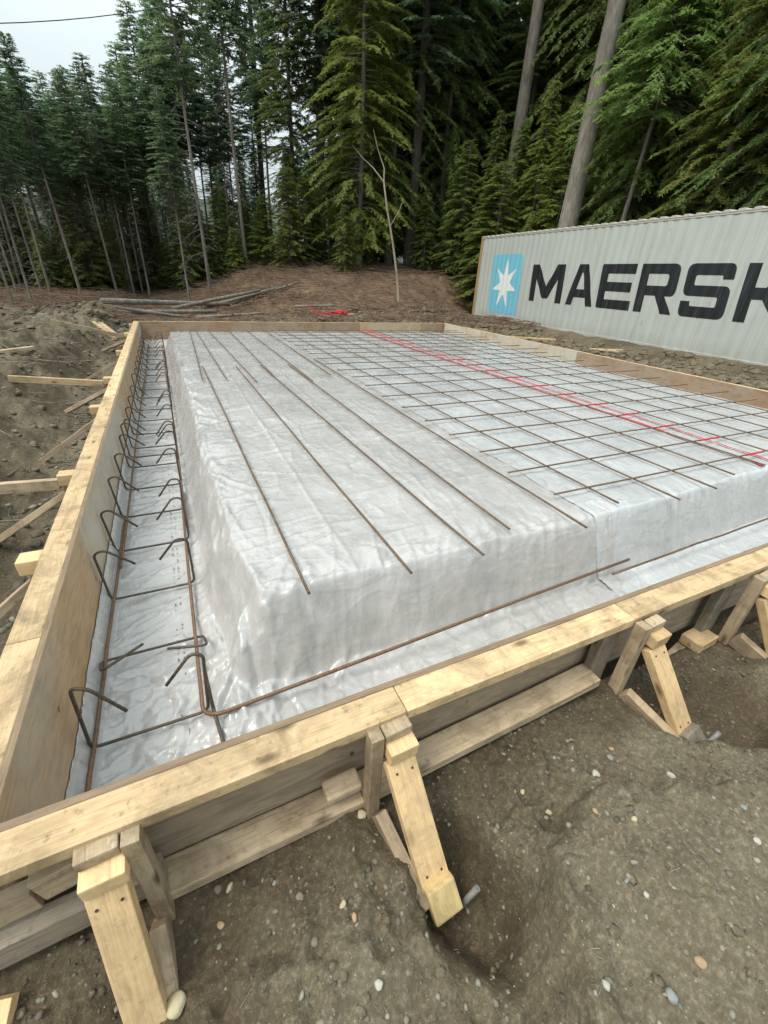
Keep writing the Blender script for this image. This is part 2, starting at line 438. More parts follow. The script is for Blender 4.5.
def ground_z(x, y):
    x = np.asarray(x, float); y = np.asarray(y, float)
    dist = np.hypot(x, y)
    z = -.34 + 0 * x
    # forest floor rises behind, more in the middle and right
    u = x * .30 + y * .954
    rise = sst(13.5, 25.0, u) * (.10 + 1.75 * sst(-2, 6.5, x)) + .04 * np.maximum(u - 27, 0)
    axx = 10.55 + (y - 4.8) * .079
    nearc = sst(axx - 2.2, axx - .3, x) * sst(axx + 5.5, axx + 3.2, x) * sst(19.5, 17.0, y)
    z = z + rise * (1 - nearc)
    # bank left of the formwork with a ditch against it
    L = sst(-.95, -1.75, x) * sst(.8, 2.0, y)
    z = z + .22 * L * (1 - .4 * sst(7, 12, y)) - .10 * (1 - sst(-1.0, -1.5, x)) * sst(.3, 1.0, y) * (x < 3)
    # front strip
    fr = sst(1.0, .5, y)
    base = -.395 + .05 * sst(.4, 1.15, x) - .07 * sst(1.4, 1.8, x)
    z = z * (1 - fr) + base * fr
    far_r = sst(7.0, 7.6, x) * sst(11.2, 10, y)
    # hummock under the photographer, right
    e1 = x - .50 - .57 * y + .07 * PN(y * 5, x * 5) + .03 * PN2(y * 17, x * 17)
    e2 = .35 - .50 * np.maximum(x - 1.0, 0) - y + .05 * PN2(x * 6, y * 6) + .03 * PN(x * 15, y * 15)
    hx = sst(-.035, .045, e1) * sst(-.02, .06, e2)
    z = z + (.14 + .03 * PN(x * 3, y * 3)) * hx * sst(3.0, 1.5, y)
    z = z + .12 * np.exp(-((x - 2.25) / .35) ** 2 - ((y - .33) / .13) ** 2) * (1 + .6 * PN(x * 7, y * 7))
    z = z + .05 * np.exp(-((x - .08) / .16) ** 2 - ((y - .28) / .10) ** 2)
    crag = 1 - np.abs(fbm(PN2, x * 5.5 + 2, y * 5.5, 4, .6)) * 2
    z = z + .030 * crag * sst(.9, .6, y) * sst(.12, .02, np.minimum(np.abs(e1), np.abs(e2)) * (y < .9)) + .012 * crag * fr
    # pits at the feet of the braces
    def pit(cx_, cy_, rx, ry, d, c, s_):
        dx = (x - cx_) * c + (y - cy_) * s_; dy = -(x - cx_) * s_ + (y - cy_) * c
        rr = np.sqrt((dx / rx) ** 2 + (dy / ry) ** 2) + .25 * PN(x * 7, y * 7)
        return -d * sst(1.15, .45, rr)
    z = z + pit(.48, .35, .15, .20, .15, 1, 0) + pit(1.75, .40, .45, .17, .12, .96, -.28) + pit(1.47, .50, .16, .15, .06, 1, 0) + pit(2.7, .72, .4, .16, .06, 1, 0)
    z = z + pit(-.28, .40, .22, .22, .05, 1, 0)
    # lumps
    near = np.clip(1.0 - dist / 9, .25, 1)
    amp = .02 + .035 * sst(1.5, 5, dist)
    z = z + amp * fbm(PN, x * 1.6, y * 1.6, 3) + .020 * fbm(PN2, x * 6, y * 6, 4, .6) + .006 * fbm(PN, x * 33, y * 33, 2, .6)
    rg = 1 - np.abs(fbm(PN2, x * 2.6 + 5, y * 2.6, 3)) * 2
    z = z + .095 * rg * sst(1.0, 1.5, np.where(x < -.7, -x, 0)) + .05 * (1 - np.abs(fbm(PN, x * 1.1, y * 1.9 + 3, 3)) * 2) * sst(11.3, 12.2, y) * sst(16, 14, y) + .075 * fbm(PN, x * 2.3 + 9, y * 2.3, 5, .62) * (x < -.7) * sst(-.8, -1.1, x)
    # spoil heaps behind and to the left
    for (cx_, cy_, rx, ry, h) in ((-2.6, 9.5, 1.5, 1.8, .30), (-2.0, 6.2, .8, 1.1, .16), (2.6, 12.8, 1.6, .8, .20), (5.2, 12.9, 2.0, .8, .13), (-1.3, 12.6, 1.8, 1.1, .22), (-3.4, 4.4, 1.0, 1.2, .14)):
        z = z + h * np.exp(-((x - cx_) / rx) ** 2 - ((y - cy_) / ry) ** 2) * (1 + .5 * PN(x * 2.1, y * 2.1))
    # dirt banked against the container
    z = z + .16 * np.exp(-((x - (10.75 + (y - 4.8) * .079)) / .45) ** 2) * sst(16.2, 14.5, y) * sst(2, 4, y)
    # inside the form the sub-base is lower than the film
    ins = sst(X0 + .02, X0 + .10, x) * sst(X1 - .02, X1 - .10, x) * sst(Y0 + .02, Y0 + .09, y) * sst(Y1 - .02, Y1 - .1, y)
    z = z * (1 - ins) + (-.56) * ins
    # far land keeps low hills so the horizon is closed
    z = z + sst(50, 140, u) * 10
    return z
def gz(x, y): return float(ground_z(np.array([x]), np.array([y]))[0])

def ticks(knots):
    """knots: list of (pos, spacing) ; build positions with spacing interpolated"""
    xs = [knots[0][0]]
    kp = [k[0] for k in knots]; ks = [k[1] for k in knots]
    while xs[-1] < kp[-1]:
        xs.append(xs[-1] + float(np.interp(xs[-1], kp, ks)))
    return np.array(xs)
def grid_mesh(name, xs, ys, zf, smooth=True):
    Xg, Yg = np.meshgrid(xs, ys); Zg = zf(Xg, Yg)
    V = np.stack([Xg, Yg, Zg], -1).reshape(-1, 3)
    nx, ny = len(xs), len(ys)
    i = np.arange(ny - 1)[:, None] * nx + np.arange(nx - 1)[None, :]
    F = np.stack([i, i + 1, i + nx + 1, i + nx], -1).reshape(-1, 4)
    return np_mesh(name, V, F, smooth), Xg, Yg, Zg

xs = ticks([(-150, 12), (-40, 3), (-12, .35), (-4, .06), (-1.2, .014), (-.7, .009), (2.2, .009), (3.2, .03), (7, .12), (14, .14), (40, 2.5), (180, 12)])
ys = ticks([(-60, 8), (-8, 1.5), (-1, .12), (-.25, .012), (.1, .008), (.70, .008), (1.0, .035), (4, .05), (14, .11), (24, .25), (50, 2.5), (320, 14)])
gm, GX, GY, GZ = grid_mesh('ground', xs, ys, ground_z)
at = gm.attributes.new('duff', 'FLOAT', 'POINT')
far_ = sst(25, 30, GX * .3 + GY * .954)
dd = sst(12.2, 15.0, GX * .25 + GY + 1.2 * fbm(PN, GX * .7, GY * .7, 3)) * sst(-6, -1, GX + fbm(PN, GX * .4, GY * .4, 2) * 2) * .9
at.data.foreach_set('value', dd.ravel().astype(np.float32))
am_ = gm.attributes.new('moss', 'FLOAT', 'POINT'); am_.data.foreach_set('value', far_.ravel().astype(np.float32))
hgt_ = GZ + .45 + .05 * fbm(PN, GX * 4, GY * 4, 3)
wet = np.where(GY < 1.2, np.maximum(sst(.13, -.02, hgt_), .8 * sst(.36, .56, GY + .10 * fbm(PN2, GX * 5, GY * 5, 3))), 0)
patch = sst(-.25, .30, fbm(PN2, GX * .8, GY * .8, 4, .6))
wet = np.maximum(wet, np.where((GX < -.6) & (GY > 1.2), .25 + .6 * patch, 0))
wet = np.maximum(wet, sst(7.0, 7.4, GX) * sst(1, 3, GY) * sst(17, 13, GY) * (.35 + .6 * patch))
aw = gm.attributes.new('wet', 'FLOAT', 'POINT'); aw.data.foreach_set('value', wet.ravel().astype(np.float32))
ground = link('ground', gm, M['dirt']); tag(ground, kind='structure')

# ------------------------------------------------------------------ formwork
form = empty('formwork', ((X0 + X1) / 2, Y0, -.45))
tag(form, 'long rectangular timber and plywood formwork around the plastic covered slab base', 'formwork')
def lerp(a, b, t): return Vector((a[0] + (b[0] - a[0]) * t, a[1] + (b[1] - a[1]) * t, 0))
def side(p, q, outn, joints, mats, bottom, zt=0.003):
    """plywood panels from p to q (inner face line), outward normal outn"""
    on = Vector((*outn, 0)); th = .018
    for k in range(len(joints) - 1):
        a = lerp(p, q, joints[k]) + on * th / 2; b = lerp(p, q, joints[k + 1]) + on * th / 2
        d = (b - a).normalized(); a += d * .0015; b -= d * .0015
        zc = (zt + bottom) / 2
        for mi, off, tt in ((0, 0, th * .5), (1, th * .5, th * .5)):
            pass
        o = board('plywood_panel', a + Vector((0, 0, zc)), b + Vector((0, 0, zc)), zt - bottom, th, mats[k % len(mats)][0], form, up=on, bev=.0012)
        o.data.materials.append(mats[k % len(mats)][1]); o.data.materials.append(M['ply_edge'])
        iv = o.matrix_world.inverted() if False else None
        bpy.context.view_layer.update()
        n3 = o.matrix_world.to_3x3()
        for pl in o.data.polygons:
            nn = n3 @ pl.normal
            if nn.z > .8: pl.material_index = 2
            elif nn.dot(on) > .7: pl.material_index = 1
def caps(p, q, outn, joints, mat=None, z=-.0185):
    on = Vector((*outn, 0)); off = .018 + .001 + .0445
    for k in range(len(joints) - 1):
        a = lerp(p, q, joints[k]) + on * off; b = lerp(p, q, joints[k + 1]) + on * off
        d = (b - a).normalized(); a += d * .0012; b -= d * .0012
        board('cap_board', a + Vector((0, 0, z)), b + Vector((0, 0, z)), .089, .036, mat or M['cap'], form, bev=.003, warp=.0012)
PI_, PO, PB, PP = M['ply_in'], M['ply_out'], M['ply_brown'], M['ply_pale']
Lf = FD[0] - FA[0]
# near side
side(FA, FD, (0, -1), [0, .34, .68, 1.0], [(PI_, PO)], -.37)
# extend the near cap past the left corner, with butt joints as in the photo
Ae = (FA[0] - .20, FA[1])
def frac(xx): return (xx - Ae[0]) / (FD[0] - Ae[0])
caps(Ae, (FD[0] + .11, FD[1]), (0, -1), [0, frac(.40), frac(1.32), frac(2.25), frac(4.6), 1.0])
# left side
side((FA[0], FA[1] + .0), FB, (-1, 0), [0.002, .128, .37, .62, .86, 1.0], [(PI_, PO), (PP, PO), (PI_, PO)], -.42)
Lc = FB[1] - FA[1]
caps((FA[0], FA[1] + .0), (FB[0], FB[1] + .09), (-1, 0), [0.0, .058, .128, .37, .6, .8, 1.0])
# far side
side(FB, FC, (0, 1), [0, .33, .66, .9, 1.0], [(PB, PO), (PB, PO), (PI_, PO)], -.42)
caps((FB[0] - .0, FB[1]), FC, (0, 1), [.0, .37, .72, 1.0])
# right side
side(FC, FD, (1, 0), [.002, .24, .48, .62, .86, 1.0], [(PP, PO), (PP, PO), (PB, PO), (PB, PO)], -.42)
caps((FC[0], FC[1] + .09), FD, (1, 0), [0, .3, .63, 1.0])
# lower waler planks laid along the outside foot of the near side
def waler(x0, x1, y, z, mat, w_=.089, t_=.038, z1=None):
    board('waler', (x0, y, z), (x1, y + .004, z if z1 is None else z1), w_, t_, mat, form, bev=.004, warp=.002)
waler(.30, 1.27, FA[1] - .018 - .047, -.350, M['oldlumber'], z1=-.285)
waler(-.26, .298, FA[1] - .018 - .047, -.365, M['oldlumber'])
board('splice_block', (.185, FA[1] - .018 - .05, -.285), (.292, FA[1] - .018 - .05, -.28), .06, .032, M['oldlumber'], form, bev=.008)
board('waler', (-.90, .640, -.315), (-.235, .655, -.30), .05, .085, M['grey_lumber'], form, up=(0, 0, 1), bev=.004, warp=.003)
board('waler', (-.95, .665, -.235), (-.47, .672, -.20), .035, .075, M['oldlumber'], form, up=(0, 0, 1), bev=.003)
board('splice_block', (-.46, .668, -.165), (-.27, .672, -.135), .037, .085, M['oldlumber'], form, up=(0, 0, 1), bev=.004)
board('waler', (1.93, .655, -.375), (2.07, .66, -.37), .089, .05, M['cap'], form, bev=.004)
board('waler', (2.95, .66, -.42), (4.6, .67, -.41), .089, .038, M['oldlumber'], form, bev=.004)

# ------------------------------------------------------------------ film over the sub-base
MX0, MX1 = .045, 6.10
def film_base(x, y):
    yl = 1.345 + .045 * np.maximum(x - 2.1, 0) + .02 * PN(x * 1.3, 3.3)
    xl = .10 - .012 * np.maximum(y - 2, 0).clip(0, 8) + .018 * PN(y * 1.7, 9.1) + .04 * sst(1.9, 1.3, y)
    dl = x - xl; df = y - yl; dr = MX1 - x; db = 9.62 - y
    q = [np.minimum(d, .6) for d in (dl, df, dr, db)]
    k = 30.0
    d = -np.log(np.exp(-k * q[0]) + np.exp(-k * q[1]) + np.exp(-k * q[2]) + np.exp(-k * q[3])) / k
    prof = sst(-.158, .010, d) * .40 + .52 * np.clip((d + .140) / .146, 0, 1) + .08 * sst(-.20, .16, d)
    z = -.435 + (.435 - .075) * prof
    # soft undulation of top and floor
    z = z + .012 * fbm(PN, x * .9, y * .9, 3) + .006 * fbm(PN2, x * 3.2, y * 3.2, 3)
    # climb on the inside faces of the boards
    dw = np.minimum(np.minimum(x - (FA[0] - .002 * (y - .7)), y - FA[1] - .01 * x), np.minimum(FD[0] + .021 * (y - .8) - x, FB[1] + .02 * x - y))
    z = z + .10 * sst(.055, .006, dw)
    return z, d
def creases(xs_, ys_, Z, D, seed, n):
    g = np.random.RandomState(seed)
    H = np.zeros_like(Z)
    x0, x1, y0, y1 = xs_[0], xs_[-1], ys_[0], ys_[-1]
    for i in range(n):
        # more creases near the camera
        cy = y0 + (y1 - y0) * g.rand() ** 2.6; cx = x0 + (x1 - x0) * g.rand() ** (1.3)
        a = g.rand()
        if cx < .0: th = g.normal(0.1, .35)                      # trench: folds across
        elif cy < 1.40: th = g.normal(1.1, .5) if g.rand() < .7 else g.normal(0.2, .3)
        elif cx < .16: th = g.normal(1.55, .35)
        else: th = g.normal(.35, .5) if g.rand() < .65 else g.normal(1.5, .25)
        L = g.uniform(.05, .38) * (1 + .25 * cy); W_ = g.uniform(.003, .010) * (1 + .35 * max(cy - 1, 0)); hgt = g.uniform(.0015, .0065) * (1 + .06 * cy) * g.choice([1, 1, -.6])
        if cy < 1.45 or cx < .15: hgt *= 1.5
        if cy > 4: hgt *= .6
        if i % 11 == 0: cy = g.uniform(1.12, 1.42); cx = x0 + (x1 - x0) * g.rand(); th = g.uniform(.1, 2.2); L = g.uniform(.12, .40); W_ = g.uniform(.010, .03); hgt = g.uniform(.004, .010) * g.choice([1, -1])
        if i % 13 == 0 and x0 < 0: cx = g.uniform(-.08, .10); cy = y0 + 7 * g.rand() ** 1.6; th = g.normal(1.57, .2); L = g.uniform(.2, .7); W_ = g.uniform(.010, .022); hgt = g.uniform(.006, .013)
        m_ = L + .05
        i0, i1 = np.searchsorted(xs_, [cx - m_, cx + m_]); j0, j1 = np.searchsorted(ys_, [cy - m_, cy + m_])
        if i1 - i0 < 2 or j1 - j0 < 2: continue
        Xs, Ys = np.meshgrid(xs_[i0:i1] - cx, ys_[j0:j1] - cy)
        c, s = math.cos(th), math.sin(th); u = Xs * c + Ys * s; v = -Xs * s + Ys * c
        curve = g.normal(0, .30) * u * u / max(L, .1) + .007 * np.sin(u * g.uniform(8, 30) + g.rand() * 6)
        v = v - curve
        env = np.clip(1 - (u / L) ** 2, 0, 1) ** 1.5
        H[j0:j1, i0:i1] += hgt * env * np.exp(-np.abs(v) / W_)
    return H
def film(name, xa, xb, seed, n, lift, mat, xk, yk, edge_side):
    xs_ = ticks(xk); ys_ = ticks(yk); xs_ = xs_[xs_ <= xb + 1e-6]; ys_ = ys_[ys_ <= 10.70]
    X_, Y_ = np.meshgrid(xs_, ys_); Z, D = film_base(X_, Y_)
    H = creases(xs_, ys_, Z, D, seed, n)
    Z = Z + H + lift
    # packaging folds running the length of the sheet
    for fx, hh in (((.56, .007), (1.17, .006), (-.02, .005)) if edge_side == 0 else ((2.75, .004), (3.4, .004), (4.7, .004), (5.4, .004))):
        wob = .012 * PN(Y_ * 1.1, fx * 9 + 0 * Y_)
        Z = Z + hh * np.exp(-np.abs(X_ - fx - wob) / .010) * (D > -.25)
    # gathered folds fanning from the near-left corner of the mound
    if edge_side == 0:
        ax, ay = .10, 1.42; an = np.arctan2(Y_ - ay, X_ - ax); rr = np.hypot(X_ - ax, Y_ - ay)
        fan = np.abs(np.sin(an * 7.5 + 1.5 * PN(X_ * 6, Y_ * 6))) ** .6
        Z = Z + .026 * (fan - .6) * sst(.03, .14, rr) * sst(.55, .22, rr) * sst(1.50, 1.30, Y_)
        cd = (X_ - ax) * -.55 + (Y_ - ay) * -.83; cp = (X_ - ax) * .83 - (Y_ - ay) * .55
        Z = Z + .075 * np.exp(-np.abs(cp) / .035) * sst(-.02, .06, cd) * sst(.34, .12, cd)
        # loose folds on the long left slope
        Z = Z + .017 * np.exp(-np.abs(D + .065 + .02 * PN(Y_ * .8, 5.5 + 0 * Y_)) / .012) * (X_ < .4) * (Y_ > 1.4) + .008 * np.exp(-np.abs(D + .02 + .02 * PN(Y_ * 1.3, 2.5 + 0 * Y_)) / .012) * (X_ < .4) * (Y_ > 1.4)
        Z = Z + .012 * np.sin(X_ * 52 + 4 * PN(Y_ * .9, X_)) * sst(.05, -.02, D) * sst(-.16, -.06, D) * (X_ < .3)
    # front slope: horizontal drape waves
    Z = Z + .007 * fbm(PN, X_ * 4.0, Y_ * 17, 3, .6) * sst(.06, -.03, D) * sst(-.24, -.1, D) * (Y_ < 2)
    Xo = X_.copy()
    if edge_side == 1:  # ragged near edge of the upper sheet
        e = np.clip(1 - (X_ - xa) / .25, 0, 1); Xo = X_ + e * (.05 * PN(Y_ * 1.3, 2.0 + 0 * Y_) + .012 * PN(Y_ * 7, 4.0 + 0 * Y_))
    V = np.stack([Xo, Y_, Z], -1).reshape(-1, 3); nx, ny = len(xs_), len(ys_)
    i = np.arange(ny - 1)[:, None] * nx + np.arange(nx - 1)[None, :]
    F = np.stack([i, i + 1, i + nx + 1, i + nx], -1).reshape(-1, 4)
    o = link(name, np_mesh(name, V, F, True), mat)
    return o
YK = [(.728, .007), (1.6, .008), (3, .018), (6, .04), (11, .07)]
f1 = film('plastic_sheet', -.495, 2.14, 5, 1900, 0.0, M['poly1'], [(-.497, .007), (.3, .008), (1.2, .011), (2.2, .016)], YK, 0)
tag(f1, 'wrinkled translucent grey plastic sheet draped over the raised pad and left trench', 'plastic sheet')
f2 = film('plastic_sheet', 1.97, 6.66, 9, 900, .0035, M['poly2'], [(1.97, .011), (3, .014), (6.7, .03)], [(.775, .008), (1.6, .009), (3, .018), (6, .04), (11, .07)], 1)
tag(f2, 'whiter plastic sheet under the steel grid with the red lines', 'plastic sheet')
def fz(x, y):
    z, d = film_base(np.array([float(x)]), np.array([float(y)])); return float(z[0])

# faint manufacturer's print along the trench film (small unreadable marks)
pr = []
prF = []
g = random.Random(4)
yy = .80
while yy < 4.6:
    Lc_ = g.choice([.012, .018, .03, .05]); gap = g.uniform(.010, .03)
    if g.random() < .12: gap += .05
    for col_x in (-.195, -.172):
        if g.random() < .35: continue
        hh = g.uniform(.003, .007)
        z = max(fz(col_x, yy), fz(col_x, yy + Lc_)) + .009
        b0 = len(pr)
        pr += [(col_x - hh / 2, yy, z), (col_x + hh / 2, yy, z), (col_x + hh / 2, yy + Lc_ * .55, z), (col_x - hh / 2, yy + Lc_ * .55, z)]
        prF.append((b0, b0 + 1, b0 + 2, b0 + 3))
    yy += Lc_ + gap
# ------------------------------------------------------------------ rebar
def rebar(pts, label, group=None, mat=None, rad=.006, wob=.002):
    P = [Vector(p) for p in pts]
    o = tube('rebar', P, rad, mat or M['rebar'], n=7)
    return tag(o, label, 'rebar', group)
def straight(a, b, n=12, wob=.003, sag=None, lift=.012, above=True):
    out_ = []
    r_ = random.Random(int(a[0] * 1000) * 7 + int(a[1] * 1000))
    for i in range(n + 1):
        t = i / n; x = a[0] + (b[0] - a[0]) * t; y = a[1] + (b[1] - a[1]) * t
        z = a[2] + (b[2] - a[2]) * t
        k = wob if 0 < i < n else 0
        out_.append((x + r_.uniform(-k, k), y + r_.uniform(-k, k), z + r_.uniform(-k, k) * .5))
    return out_
ORD = ['first', 'second', 'third', 'fourth', 'fifth', 'sixth', 'seventh', 'eighth', 'ninth', 'tenth', 'eleventh', 'twelfth', 'thirteenth', 'fourteenth', 'fifteenth', 'sixteenth', 'seventeenth', 'eighteenth', 'nineteenth', 'twentieth', 'twenty-first', 'twenty-second']
ZL = -.045      # lower layer, running away from the camera
ZC = -.033      # cross layer
near_long = [((.32, 1.25), (.30, 5.90), 'long bar nearest the left edge of the pad, ending beside the near corner'),
             ((.75, 1.22), (.69, 5.80), 'second long bar from the left edge, ending by a small dirt smudge'),
             ((1.12, 1.22), (1.0, 5.85), 'third long bar from the left edge of the pad'),
             ((1.385, 1.36), (1.36, 5.85), 'fourth long bar from the left, stopping short of the pad edge'),
             ((1.78, 1.23), (1.82, 6.20), 'fifth long bar, last one before the crossing bars begin')]
for (a, b, lb) in near_long:
    rebar(straight((a[0], a[1], ZL), (b[0], b[1], ZL)), lb, 'long bars laid on the bare left half of the pad', M['rebar'], .0062)
for k, (a, b) in enumerate([((.24, 5.07), (.35, 9.5)), ((.49, 5.1), (.46, 9.5)), ((.78, 4.9), (.69, 9.5)), ((1.02, 4.9), (1.07, 9.5)), ((1.39, 4.8), (1.42, 9.5)), ((1.70, 5.1), (1.78, 9.5))]):
    rebar(straight((a[0], a[1], ZL), (b[0], b[1], ZL)), 'short far bar reaching the far form, ' + ORD[k] + ' from the left edge of the pad',
          'far bars of the bare left half', M['rebar'], .0062)
gx = [(2.19, 1.37), (2.60, 1.27), (3.00, 1.29), (3.38, 1.39), (3.62 + .2, 1.42), (4.22, 1.47), (4.62, 1.5), (5.02, 1.5), (5.42, 1.52), (5.80, 1.55)]
for k, (x, y) in enumerate(gx):
    rebar(straight((x, y, ZL), (x - .03, 9.5, ZL), 16), ORD[k] + ' lengthwise bar of the steel grid, counted from its left side', 'lengthwise bars of the steel grid', M['rebar'], .0058)
gy = [1.57, 1.92, 2.29, 2.68, 3.06, 3.50, 3.93, 4.42, 4.87, 5.30, 5.73, 6.15, 6.57, 6.98, 7.40, 7.82, 8.25, 8.66, 9.08, 9.4]
gr = random.Random(2)
for k, y in enumerate(gy):
    xa = 1.86 + gr.uniform(-.03, .03)
    rebar(straight((xa, y, ZC), (6.25 + gr.uniform(-.1, .2), y + .03, ZC), 14), ORD[k] + ' crossing bar of the steel grid, counted from the near edge', 'crossing bars of the steel grid', M['rebar'], .0058)
# red marking paint: two long stripes and a mark on each crossing bar
rl = empty('marking_paint', (4.0, 5.4, -.06)); tag(rl, 'pair of red painted lines with red marks running lengthwise through the steel grid', 'paint line')
for xc, wv in ((3.90, .019), (4.07, .014)):
    Vv = []; Ff = []; ysr = np.linspace(1.45, 9.5, 500)
    g = np.random.RandomState(int(xc * 10))
    cxs = xc + .006 * np.array([PN(t * 2.3, xc) for t in ysr]) + .012 * np.sin(ysr * .9 + xc)
    wd = wv * (.65 + .35 * g.rand(500))
    zz, _ = film_base(cxs, ysr)
    for i in range(500):
        Vv += [(cxs[i] - wd[i], ysr[i], zz[i] + .017), (cxs[i], ysr[i], zz[i] + .019), (cxs[i] + wd[i], ysr[i], zz[i] + .017)]
    for i in range(499):
        if g.rand() < .04: continue
        b = i * 3; Ff += [(b, b + 1, b + 4, b + 3), (b + 1, b + 2, b + 5, b + 4)]
    o = link('red_line', np_mesh('red_line', Vv, Ff, True), M['red'], rl); o.matrix_local = rl.matrix_world.inverted()
for y in gy:
    a = 3.87 + gr.uniform(-.03, .02); b = 4.10 + gr.uniform(-.03, .04)
    tube('red_mark', straight((a, y + (a - 1.86) / 4.4 * .03, ZC), (b, y + (b - 1.86) / 4.4 * .03, ZC), 4, .0), .0078, M['red'], rl, 7, origin=(4, y, ZC))

# trench cage: rails and stirrups
ZR = -.392
rebar(straight((-.462, .78, ZR), (-.452, 2.75, ZR), 14), 'left rail bar of the trench, nearest length, reaching under the near board', 'rail bars of the trench cage', M['rebar_rusty'], .0075)
rebar(straight((-.440, 2.2, ZR + .012), (-.430, 6.6, ZR + .012), 14), 'left rail bar of the trench, middle length lapped on the near one', 'rail bars of the trench cage', M['rebar'], .0072)
rebar(straight((-.425, 6.0, ZR), (-.42, 10.3, ZR), 12), 'left rail bar of the trench, farthest length', 'rail bars of the trench cage', M['rebar'], .0072)
rebar(smooth_path([(-.112, 3.1, ZR), (-.118, 2.2, ZR), (-.118, 1.150, ZR), (-.07, 1.112, ZR + .015), (.6, 1.125, ZR + .045), (1.4, 1.165, ZR + .055), (2.20, 1.20, ZR + .06)], .04), 'long rusty bar down the trench, round the near corner and along the near form', 'rail bars of the trench cage', M['rebar_rusty'], .0078)
rebar(straight((-.098, 2.5, ZR + .012), (-.13, 6.6, ZR + .02), 14), 'right rail bar of the trench, middle length beside the pad slope', 'rail bars of the trench cage', M['rebar'], .0072)
rebar(straight((-.14, 6.1, ZR + .01), (-.18, 10.2, ZR + .02), 12), 'right rail bar of the trench, farthest length', 'rail bars of the trench cage', M['rebar'], .0072)
# bars in the near trench
rebar(straight((2.02, 1.155, ZR + .035), (6.3, 1.27, ZR + .05), 16), 'darker bar along the near trench at right, lapped past the rusty one', None, M['rebar'], .0065)
rebar(smooth_path([(-.085, 1.17, -.20), (-.083, 1.15, -.385), (-.055, .92, -.392), (-.06, .80, -.39)], .03), 'short bent corner bar standing beside the first stirrup', None, M['stirrup'], .0068)
sy = [1.165, 1.56, 1.97, 2.41, 2.82, 3.24, 3.67, 3.90, 4.12, 4.51, 4.95, 5.37, 5.92, 6.35, 6.8, 7.25, 7.7, 8.15, 8.6, 9.05, 9.5, 9.9]
sr = random.Random(12)
ordn = ['nearest', 'second', 'third', 'fourth', 'fifth', 'sixth', 'seventh', 'eighth', 'ninth', 'tenth']
for k, y in enumerate(sy):
    lean = sr.uniform(-.03, .03); l2 = sr.uniform(-.03, .03)
    xl = -.47 + sr.uniform(-.008, .008); xr = -.09 + sr.uniform(-.008, .004) - .006 * (y - 1)
    zb = -.405
    if k == 0:
        pts = [(-.335, 1.150, -.262), (-.41, 1.155, -.125), (-.455, 1.16, -.105), (-.470, 1.165, zb), (-.10, 1.165, zb), (-.078, 1.16, -.12), (-.115, 1.16, -.098), (-.205, 1.15, -.20)]
    elif k == 1:
        pts = [(-.30, y - .08, -.29), (-.44, y - .16, -.30), (xl, y, zb + .004), (xr + .005, y, zb + .004), (xr + .02, y - .14, -.33), (-.22, y - .10, -.33)]
    else:
        tall = sr.uniform(.26, .29); tl = tall * (1 if sr.random() < .8 else .72)
        hk = sr.uniform(.10, .15)
        tilt = sr.uniform(-.03, .02) 
        pts = [(xl + .10 + hk * .3, y + lean + tilt, zb + tall - .10), (xl + .03, y + lean, zb + tall + .012), (xl - .015, y + lean, zb + tall), (xl, y, zb),
               (xr, y, zb), (xr + .006, y + l2, zb + tl), (xr - .045, y + l2, zb + tl + .01), (xr - .10 - hk * .3, y + l2 + tilt, zb + tl - .10)]
    o = tube('stirrup', smooth_path(pts, .035, 5), .0058, M['stirrup'], n=7)
    lb = (ordn[k] + ' hooked steel stirrup along the left trench' + (', the one at the near corner' if k == 0 else ', tipped over flat' if k == 1 else '')) if k < 10 else ORD[k] + ' hooked steel stirrup along the left trench, counted from the near corner'
    tag(o, lb, 'stirrup', 'hooked stirrups spaced along the left trench')

